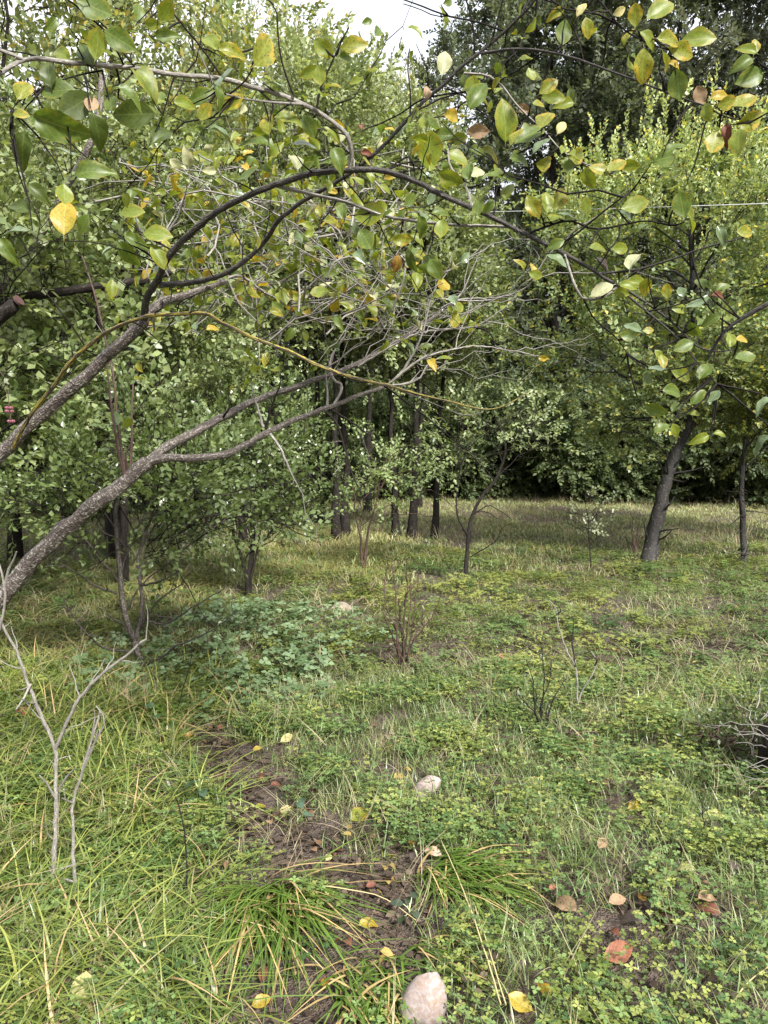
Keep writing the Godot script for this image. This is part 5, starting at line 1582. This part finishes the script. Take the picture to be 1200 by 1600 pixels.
func weed(px: float, py: float, label: String, leaves: int, size: float, h: float, col: Color, seed_no: int) -> void:
	rng.seed = seed_no
	var o := thing("broad_leaved_weed", label, "weed", G(px, py), "broad-leaved weeds by the bare soil")
	var sb := MB.new()
	for k in leaves:
		var a := 2.4 * k + rf(-0.4, 0.4)
		var y := h * (0.3 + 0.7 * float(k) / maxf(leaves - 1, 1))
		var p := Vector3(rf(-.01, .01), y, rf(-.01, .01))
		var d := Vector3(cos(a), rf(0.1, 0.5), sin(a)).normalized()
		sb.tube(bez(Vector3(0, y * 0.5, 0), Vector3.UP, p + d * size * 0.35, 3, 0.02), PackedFloat32Array([0.0016, 0.0014, 0.0012, 0.001]), 4, Color(0.5, 0.6, 0.3))
		var lb := MB.new()
		lb.leaf(p + d * size * 0.35, d - Vector3(0, 0.2, 0), Vector3.UP + rdir() * 0.4, size * rf(0.75, 1.1), size * 0.6, 0.3, 0.4, 8, 2, col * rf(0.8, 1.2), 0.42, 0.04, 0.02)
		part("leaf", lb.mesh(), M.gloss, o)
	sb.tube(PackedVector3Array([Vector3(0, -0.02, 0), Vector3(0, h, 0)]), PackedFloat32Array([0.0025, 0.0015]), 5, Color(0.5, 0.6, 0.3))
	part("stem", sb.mesh(), M.plain_green, o)


func fallen(px: float, py: float, width: float, ang: float, kind: String, shape: int, stand: float, label: String) -> void:
	var at := G(px, py)
	var dist := at.distance_to(EYE)
	var o := thing("fallen_leaf", label, "fallen leaf", at + Vector3(0, 0.034, 0), "fallen leaves on the clearing")
	var a := deg_to_rad(ang)
	var d := Vector3(cos(a), 0.12 + stand * 0.35, -sin(a)).normalized()
	var nor := Vector3(rf(-.3, .3), 1.0 - stand * 0.5, 0.25 + stand * 0.6)
	var size := width / F * dist * 1.05
	var l := part("blade", leaf_shapes[shape % leaf_shapes.size()], M["leaf_" + kind], o)
	l.transform = frame(d, nor, 0.0, size, -d * size * 0.5)


func litter() -> void:
	rng.seed = 606
	fallen(409, 1582, 26, 20, "yellow", 0, 0.5, "bright yellow leaf with brown marks at the foot of the arching tussock")
	fallen(130, 1566, 40, 95, "cream", 2, 0.8, "round pale yellow-green leaf caught in the long grass at the bottom left")
	fallen(196, 1594, 34, 10, "yellow", 0, 0.2, "yellow leaf half cut by the bottom edge in the long grass")
	fallen(310, 1270, 24, 130, "yellow", 1, 0.4, "golden leaf under the broad-leaved weed beside the bare soil")
	fallen(311, 1293, 13, 80, "yellow", 0, 0.4, "tiny golden leaf just below the golden leaf under the weed")
	fallen(421, 1290, 26, 110, "tan", 5, 0.5, "curled tan leaf on the upper part of the bare soil")
	fallen(405, 1222, 17, 140, "rust", 1, 0.4, "small orange-red leaf at the top end of the bare soil")
	fallen(358, 1235, 12, 70, "rust", 0, 0.4, "tiny reddish leaf on the soil right of the broad-leaved weed")
	fallen(448, 1277, 22, 10, "cream", 0, 0.3, "pale cream leaf lying right of the curled tan leaf")
	fallen(408, 1271, 17, 30, "spotted", 1, 0.4, "small olive-yellow leaf between the orange-red leaf and the curled tan leaf")
	fallen(432, 1236, 16, 10, "brown", 3, 0.3, "dark red-brown leaf on the soil right of the orange-red leaf")
	fallen(514, 1353, 15, 60, "cream", 0, 0.4, "small pale yellow leaf in the herbs above the arching tussock")
	fallen(509, 1548, 22, 80, "orange", 1, 0.5, "orange leaf standing between the two lower tussocks")
	fallen(340, 1455, 20, 160, "yellow", 3, 0.3, "yellow curled leaf on the soil left of the arching tussock")
	fallen(577, 1457, 28, 10, "yellow", 3, 0.3, "yellow leaf lying on the bare soil right of the arching tussock")
	fallen(625, 1223, 20, 20, "yellow", 1, 0.3, "yellow leaf just left of the leaning pinkish stone slab")
	fallen(793, 1247, 15, 70, "yellow", 0, 0.5, "small amber leaf in the green herbs below the cream scrap leaf")
	fallen(832, 1234, 20, 15, "cream", 2, 0.6, "bright cream leaf lying flat in the herbs")
	fallen(890, 1191, 22, 100, "orange", 1, 0.7, "orange-brown leaf standing below the dark twiggy shrublet")
	fallen(985, 1241, 26, 100, "umber", 5, 0.6, "dark brown curled leaf above the arched orange-yellow leaf")
	fallen(997, 1271, 30, 5, "yellow", 3, 0.5, "arched orange-yellow leaf below the dark brown curled leaf")
	fallen(1069, 1370, 28, 150, "cream", 3, 0.5, "pale yellow folded leaf in the grass below the black-stemmed seedling")
	fallen(1105, 1434, 30, 150, "brown", 1, 0.4, "dark brown oval leaf with a thin yellow rim at the lower right")
	fallen(966, 1507, 40, 5, "rust", 2, 0.4, "broad pinkish rust leaf at the lower right")
	fallen(878, 1424, 42, 140, "tan", 3, 0.4, "tan folded leaf right of the leaning tussock")
	fallen(863, 1401, 13, 40, "rust", 0, 0.4, "tiny pink leaf just above the tan folded leaf")
	fallen(1018, 1530, 24, 90, "umber", 5, 0.3, "dull dark leaf right of the broad pinkish rust leaf")
	fallen(955, 1467, 26, 120, "brown", 5, 0.4, "dull brown leaf standing above the broad pinkish rust leaf")
	fallen(982, 1446, 42, 160, "umber", 5, 0.2, "largest dark grey rotting leaf flattened on the right hand soil")
	fallen(965, 1421, 26, 10, "tan", 0, 0.3, "pale brown leaf at the upper end of the dark grey rotting leaf")
	fallen(776, 1355, 24, 170, "tan", 1, 0.3, "tan leaf lying above the leaning tussock")
	fallen(676, 1345, 26, 160, "pink", 4, 0.3, "pinkish-tan leaf at the top of the leaning tussock")
	fallen(643, 1327, 18, 80, "orange", 0, 0.6, "amber leaf standing left of the leaning tussock")
	fallen(645, 1350, 15, 70, "umber", 0, 0.5, "small slate-dark leaf just below the amber leaf")
	fallen(850, 1563, 26, 110, "yellow", 4, 0.5, "mottled ochre leaf near the bottom edge right of the egg-shaped pinkish stone")
	fallen(812, 1587, 34, 150, "yellow", 2, 0.2, "yellow blotched leaf half cut by the bottom edge")
	fallen(785, 1035, 16, 160, "rust", 2, 0.5, "orange-red leaf far out in the middle of the clearing")
	fallen(40, 1120, 28, 25, "rust", 3, 0.4, "rust-red leaf at the left edge behind the grey forked sapling")
	fallen(296, 1160, 20, 20, "orange", 4, 0.5, "orange leaf below the trunk of the dark-leaved sapling")
	fallen(276, 1172, 13, 120, "cream", 0, 0.5, "tiny pale leaf left of the orange leaf below the sapling")
	fallen(448, 1165, 20, 30, "cream", 2, 0.4, "pale green-yellow leaf below the ivy mound")
	fallen(465, 1191, 17, 110, "umber", 0, 0.6, "small dark purple-brown leaf below the pale green-yellow leaf")
	fallen(402, 1180, 13, 10, "yellow", 0, 0.4, "tiny yellow leaf on the straw left of the purple-brown leaf")
	fallen(940, 1333, 20, 50, "tan", 2, 0.3, "dull tan leaf deep in the herbs left of the pale yellow folded leaf")
	fallen(948, 1136, 12, 90, "tan", 3, 0.5, "small buff leaf in the grass right of the forked dead branch")
	fallen(562, 1285, 32, 30, "spotted", 6, 0.4, "olive-brown leaf in the grass left of the pinkish-tan leaves")
	fallen(580, 1397, 15, 20, "brown", 0, 0.4, "small red-brown leaf at the right rim of the bare soil")
	fallen(843, 1160, 16, 60, "brown", 1, 0.5, "small brown leaf at the foot of the dark twiggy shrublet")
	fallen(180, 1498, 34, -50, "umber", 3, 0.6, "grey-brown curled leaf leaning in the long grass")
	fallen(1002, 1416, 16, 120, "orange", 0, 0.5, "small orange leaf above the dark grey rotting leaf")
	fallen(1108, 1415, 30, 5, "tan", 3, 0.3, "thin tan leaf just above the yellow-rimmed brown leaf")
	fallen(1112, 1290, 26, 0, "cream", 2, 0.3, "yellowed leaf lying behind the black-stemmed seedling")
	fallen(1122, 1304, 22, 10, "umber", 3, 0.3, "dark dead leaf at the foot of the black-stemmed seedling")
	fallen(1188, 1316, 18, 70, "cream", 0, 0.4, "pale yellow leaf near the right edge below the stump")
	fallen(720, 1580, 24, 60, "umber", 3, 0.4, "dark leaf just right of the egg-shaped pinkish stone")
	fallen(412, 1540, 20, 80, "brown", 2, 0.6, "red-brown leaf hidden under the arching tussock")
	fallen(1148, 1366, 24, 50, "umber", 4, 0.5, "blackish leaf in the grass at the right, level with the pale yellow folded leaf")
	fallen(640, 1175, 14, 20, "cream", 1, 0.3, "small pale leaf in the mid grass above the leaning pinkish stone slab")
	fallen(36, 776, 26, 5, "yellow", 2, 0.6, "bright yellow leaf caught at the left edge below the upper leaning trunk")


# mottled stone: base tone, pale patches, ochre stains, small dark pits
func rock_skin(base: Color, pale: Color, stain: Color) -> ImageTexture:
	var q := FastNoiseLite.new()
	q.seed = 55
	q.frequency = 1.0
	q.fractal_octaves = 4
	var im := Image.create(256, 256, false, Image.FORMAT_RGB8)
	for j in 256:
		for i in 256:
			var a := TAU * i / 256.0
			var b := TAU * j / 256.0
			var p := Vector3(cos(a) + cos(b), sin(a), sin(b))
			var c := base.lerp(pale, smoothstep(-0.2, 0.35, q.get_noise_3dv(p * 1.5)))
			c = c.lerp(stain, smoothstep(0.1, 0.4, q.get_noise_3dv(p * 1.1 + Vector3(30, 0, 0))) * 0.7)
			c = c * (1.0 + 0.35 * q.get_noise_3dv(p * 9.0 + Vector3(9, 9, 0)))
			c = c.lerp(Color(0.05, 0.035, 0.03), smoothstep(0.42, 0.55, q.get_noise_3dv(p * 6.0 + Vector3(3, 50, 0))) * 0.8)
			c.a = 1.0
			im.set_pixel(i, j, c.clamp().linear_to_srgb())
	return ImageTexture.create_from_image(im)


func stones() -> void:
	for q in [
		[664.0, 1592.0, Vector3(0.060, 0.084, 0.045), -0.25, "pale pinkish egg-shaped stone set upright in the soil at the bottom edge", M.rock_pink, 4],
		[664.0, 1240.0, Vector3(0.072, 0.042, 0.045), 0.75, "pinkish stone slab leaning in the grass above the two grass tussocks", M.rock_pink, 9],
		[533.0, 957.0, Vector3(0.10, 0.06, 0.07), 0.0, "pale tan stone lying beside the ivy mound", M.rock, 2],
		[326.0, 1300.0, Vector3(0.020, 0.014, 0.016), 0.2, "left one of two pale grey chips lying on the bare soil", M.rock_pink, 5],
		[334.0, 1302.0, Vector3(0.018, 0.016, 0.014), -0.3, "right one of two pale grey chips lying on the bare soil", M.rock_pink, 6],
		[290.0, 862.0, Vector3(0.14, 0.10, 0.09), 0.1, "pale buff stone in the grass under the left thicket", M.rock, 7]]:
		rng.seed = 8800 + int(q[6])
		var o := thing("stone", q[4], "stone", G(q[0], q[1]))
		var size: Vector3 = q[2]
		var turn := Basis(Vector3(0, 0, 1), q[3])
		var cuts := []
		for k in 9:
			cuts.append([rdir(), rf(0.72, 0.92)])
		var b := MB.new()
		var rows := 18
		var cols := 26
		for j in rows + 1:
			for i in cols + 1:
				var a := TAU * (i % cols) / cols
				var el := PI * j / rows - PI / 2.0
				var d := Vector3(cos(a) * cos(el), sin(el), sin(a) * cos(el))
				var p := d * (1.0 + 0.10 * n_low.get_noise_3dv(d * 1.6 + Vector3(q[6], 0, 0)) + 0.035 * n_mid.get_noise_3dv(d * 5.0))
				p.x *= 1.0 - 0.28 * p.y
				for cut in cuts:
					var over: float = p.dot(cut[0]) - cut[1]
					if over > 0.0:
						p -= cut[0] * over * 0.85
				b.point(turn * (p * size) + Vector3(0, size.y * 0.6, 0), Vector2(float(i) / cols, float(j) / rows), Color.WHITE)
		for j in rows:
			for i in cols:
				var p := j * (cols + 1) + i
				b.tri(p, p + cols + 1, p + 1)
				b.tri(p + 1, p + cols + 1, p + cols + 2)
		part("stone_body", b.mesh(), q[5], o)
	# the hollow dark stump at the right edge, wrapped in dead twigs
	rng.seed = 661
	var at := G(1222, 1222)
	var o := thing("stump", "black hollow stump wrapped in dead twigs at the right edge", "stump", at)
	var b := MB.new()
	var pts := PackedVector3Array([Vector3(0.02, -0.05, 0), Vector3(0.01, 0.05, 0), Vector3(0, 0.16, 0), Vector3(-0.01, 0.24, 0)])
	b.tube(pts, PackedFloat32Array([0.13, 0.115, 0.105, 0.10]), 14, Color.WHITE, 0.3, rng)
	part("stump_body", b.mesh(), M.bark_dark, o)
	var t := MB.new()
	for k in 46:
		var a := rf(0, TAU)
		var y := rf(0.0, 0.3)
		var p := Vector3(cos(a) * 0.125, y, sin(a) * 0.125)
		var d := Vector3(-sin(a), rf(-0.4, 0.8), cos(a)).normalized()
		var line := bez(p, d, p + d * rf(0.1, 0.3) + Vector3(cos(a), 0, sin(a)) * rf(0.0, 0.1), 5, 0.06)
		t.tube(line, taper(line.size(), 0.003, 0.0012), 4)
	part("dead_twigs", t.mesh(), M.bark_pale, o, "stuff")
	# brambles round it
	for q in [[1150.0, 1178.0, 0.16, "low bramble tangle beside the black stump at the right edge"]]:
		rng.seed = 670 + int(q[0])
		var br := thing("bramble", q[3], "bramble", G(q[0], q[1]))
		var st := []
		for k in 5:
			st.append([rise(q[2] * 0.6, Vector3(rf(-.3, .3), 0, rf(-.2, .2)), 0.02, 6), 0.004, 0.002])
		plant(br, st, {"seed": 670 + int(q[0]), "trunk": "stem", "centre": Vector3(0, q[2] * 0.4, 0), "radii": Vector3(0.2, q[2] * 0.5, 0.2), "limbs": 10, "size": 0.65, "start": 0.2, "subs": 4, "twigs": 2, "sprigs": 2, "mesh": bramble_sprig, "leaf": M.shrub, "col0": Color(0.045, 0.075, 0.022), "col1": Color(0.11, 0.15, 0.05), "twig_len": 0.12, "gap": -0.5, "bark": M.bark_red, "twig_bark": M.bark_red, "sides": 4})


var bramble_sprig: MB


func wire() -> void:
	# the thin overhead wire that crosses behind the apple tree
	var a := P(600, 328, 14.5)
	var b := P(1320, 314, 6.8)
	var m := MB.new()
	var pts := PackedVector3Array()
	for i in 41:
		var t := i / 40.0
		var p := (a + (a - b) * 0.6).lerp(b, t)
		p.y -= 0.06 * sin(PI * t)
		pts.append(p)
	m.tube(pts, taper(pts.size(), 0.0045, 0.0045), 6)
	var o := part("overhead_wire", m.mesh(), M.wire, self)
	tag(o, "thin pale overhead wire crossing in front of the dark wood", "wire")


func long_straws() -> void:
	rng.seed = 707
	for q in [[[Vector3(782, 1600, 2.0), Vector3(745, 1480, 2.2), Vector3(700, 1360, 2.45), Vector3(635, 1222, 2.8)], "long pale straw slanting up across the leaning tussock"], [[Vector3(790, 1600, 1.98), Vector3(765, 1520, 2.12), Vector3(740, 1440, 2.3)], "short straw beside the long pale straw"], [[Vector3(1140, 1600, 2.0), Vector3(1170, 1560, 2.05), Vector3(1205, 1532, 2.1)], "pale straw lying across the lower right corner"], [[Vector3(490, 1408, 2.6), Vector3(540, 1412, 2.58), Vector3(600, 1432, 2.52), Vector3(650, 1462, 2.45)], "arched dead stem over the bare soil right of the arching tussock"], [[Vector3(300, 1455, 2.4), Vector3(400, 1475, 2.35), Vector3(460, 1500, 2.28), Vector3(505, 1540, 2.2)], "dry stem slanting across the front of the arching tussock"]]:
		var pts := []
		var root := G(q[0][0].x, q[0][0].y)
		for p in q[0]:
			var g := G(p.x, p.y)
			pts.append(g + Vector3(0, 0.045 + rf(0.0, 0.02), 0) - root)
		var line := smooth_line(pts, 0.04, 0.001)
		var b := MB.new()
		b.tube(line, taper(line.size(), 0.0024, 0.0012), 5, Color(0.50, 0.42, 0.22))
		var o := thing("straw", q[1], "straw", root, "long straws lying over the grass")
		part("stalk", b.mesh(), M.dry, o)


func sky_material() -> PanoramaSkyMaterial:
	var n := FastNoiseLite.new()
	n.seed = 9
	n.frequency = 1.3
	n.fractal_octaves = 5
	var im := Image.create(512, 256, false, Image.FORMAT_RGBF)
	for j in 256:
		var el := PI / 2.0 - PI * (j + 0.5) / 256.0
		for i in 512:
			var az := TAU * i / 512.0
			var d := Vector3(cos(az) * cos(el), sin(el) * 2.2, sin(az) * cos(el))
			var l := SKY_LOW * (1.0 + 2.0 * maxf(sin(el), 0.0)) * (1.0 + 0.45 * n.get_noise_3dv(d))
			var k := clampf(0.5 + 1.2 * n.get_noise_3dv(d * 1.7 + Vector3(7, 0, 0)), 0, 1)
			var c := Color(0.88, 0.95, 1.08).lerp(Color(1.0, 1.0, 1.02), k) * l
			im.set_pixel(i, j, c)
	var m := PanoramaSkyMaterial.new()
	m.panorama = ImageTexture.create_from_image(im)
	return m


# places kept free of turf: under the larger fallen leaves and in the hearts of the tussocks
const CLEAR := [Vector3(664, 1590, 0.08), Vector3(664, 1556, 0.07), Vector3(667, 1236, 0.06), Vector3(409, 1585, 0.05), Vector3(130, 1572, 0.06), Vector3(310, 1274, 0.05), Vector3(421, 1296, 0.05), Vector3(508, 1552, 0.04), Vector3(577, 1459, 0.05), Vector3(793, 1249, 0.03), Vector3(832, 1238, 0.04), Vector3(890, 1200, 0.05), Vector3(997, 1276, 0.05), Vector3(1069, 1374, 0.05), Vector3(1105, 1440, 0.05), Vector3(966, 1512, 0.06), Vector3(878, 1430, 0.06), Vector3(982, 1450, 0.08), Vector3(955, 1472, 0.05), Vector3(1018, 1535, 0.05), Vector3(776, 1358, 0.04), Vector3(676, 1349, 0.04), Vector3(850, 1566, 0.04), Vector3(812, 1590, 0.05), Vector3(785, 1040, 0.05), Vector3(40, 1126, 0.08), Vector3(296, 1166, 0.06), Vector3(448, 1170, 0.05), Vector3(562, 1288, 0.04), Vector3(985, 1250, 0.05), Vector3(428, 1425, 0.10), Vector3(430, 1470, 0.08), Vector3(705, 1376, 0.08), Vector3(760, 1400, 0.08), Vector3(568, 1540, 0.07), Vector3(533, 960, 0.2), Vector3(533, 985, 0.2), Vector3(533, 1000, 0.16), Vector3(667, 1250, 0.06)]
const SKY_LOW := 0.105


func _ready() -> void:
	# ---- camera, sky, sun, exposure
	var cam := Camera3D.new()
	cam.name = "camera"
	cam.position = EYE
	cam.rotation_degrees = Vector3(PITCH, 0, 0)
	cam.fov = rad_to_deg(2.0 * atan(800.0 / F))
	cam.near = 0.05
	cam.far = 500.0
	add_child(cam)
	cam.current = true
	var env := Environment.new()
	var sky := Sky.new()
	sky.sky_material = sky_material()
	env.background_mode = Environment.BG_SKY
	env.sky = sky
	env.tonemap_mode = Environment.TONE_MAPPER_LINEAR
	env.tonemap_exposure = 7.0
	env.sdfgi_enabled = true
	env.ssao_enabled = true
	env.ssil_enabled = true
	var we := WorldEnvironment.new()
	we.name = "environment"
	we.environment = env
	add_child(we)
	var sun := DirectionalLight3D.new()
	sun.name = "sun"
	sun.light_color = Color(1.0, 0.985, 0.96)
	sun.light_energy = 0.5
	sun.light_angular_distance = 10.0
	sun.rotation_degrees = Vector3(-42, 28, 0)
	sun.shadow_enabled = true
	add_child(sun)

	# ---- noise, materials
	n_low.seed = 1
	n_low.frequency = 1.0
	n_low.fractal_octaves = 2
	n_mid.seed = 2
	n_mid.frequency = 1.0
	n_mid.fractal_octaves = 3
	n_fine.seed = 3
	n_fine.frequency = 1.0
	soil_path = [Vector2(-1.0, -3.9), Vector2(-0.78, -3.55), Vector2(-0.55, -3.1), Vector2(-0.40, -2.73), Vector2(-0.16, -2.47), Vector2(0.03, -2.25), Vector2(-0.18, -1.98), Vector2(-0.3, -1.6)]
	make_materials()
	M.cut = StandardMaterial3D.new()
	M.cut.albedo_color = lin(0.05, 0.02, 0.016)
	M.cut.roughness = 0.8
	M.pink = StandardMaterial3D.new()
	M.pink.albedo_color = lin(0.20, 0.065, 0.085)
	M.pink.roughness = 0.5
	M.rock = StandardMaterial3D.new()
	M.rock.albedo_texture = rock_skin(Color(0.18, 0.145, 0.11), Color(0.25, 0.21, 0.165), Color(0.13, 0.10, 0.07))
	M.rock.uv1_triplanar = true
	M.rock.uv1_scale = Vector3(4, 4, 4)
	M.rock.roughness = 0.85
	M.rock_pink = M.rock.duplicate()
	M.rock_pink.albedo_texture = rock_skin(Color(0.25, 0.195, 0.175), Color(0.34, 0.29, 0.275), Color(0.24, 0.15, 0.075))
	M.rock_pink.uv1_scale = Vector3(7, 7, 7)
	M.plain_green = foliage_mat(0.6, 0.0)
	bramble_sprig = sprig(0.12, 6, 0.034, 0.022, 0.9, 18, 0.0, 4)

	# ---- the ground and the wood, then nearer things
	ground()
	woods()
	wire()
	for q in CLEAR:
		var g := G(q.x, q.y)
		clear_spots.append(Vector3(g.x, g.z, q.z))
	cover()
	near_trees()
	twiggy()
	tussock(428, 1418, "big arching grass tussock spilling over the bare soil in the lower middle", 330, 0.22, 0.44, PI * 0.42, 801)
	tussock(705, 1372, "leaning fine-bladed tussock right of the bare soil", 240, 0.16, 0.30, 0.55, 802)
	tussock(568, 1535, "smaller dark tussock at the bottom between the bare soil and the pinkish stone", 130, 0.12, 0.22, PI * 0.35, 803)
	tussock(690, 1500, "thin tussock right above the egg-shaped pinkish stone", 80, 0.1, 0.2, 0.4, 804)
	tussock(870, 1165, "fresh green tussock at the foot of the dark twiggy shrublet", 90, 0.12, 0.22, PI * 0.4, 805)
	tussock(575, 930, "tall rough tussock beside the pale tan stone", 120, 0.3, 0.55, PI * 0.5, 806)
	tussock(215, 1120, "long drooping tussock under the dark-leaved sapling", 130, 0.25, 0.45, PI * 0.45, 807)
	weed(312, 1262, "bluish broad-leaved weed at the upper left rim of the bare soil", 7, 0.06, 0.12, Color(0.055, 0.10, 0.05), 811)
	weed(465, 1290, "small bluish weed with three leaves right of the upper bare soil", 4, 0.05, 0.1, Color(0.06, 0.105, 0.06), 812)
	weed(245, 1150, "weed with broad hanging leaves in the long grass under the sapling", 5, 0.075, 0.13, Color(0.06, 0.11, 0.05), 813)
	weed(802, 1462, "single upright light green leaf right of the leaning tussock", 2, 0.06, 0.05, Color(0.11, 0.19, 0.04), 814)
	weed(640, 1440, "low dull-leaved weed on the bare soil left of the leaning tussock", 6, 0.045, 0.06, Color(0.045, 0.065, 0.035), 815)
	stones()
	litter()
	long_straws()
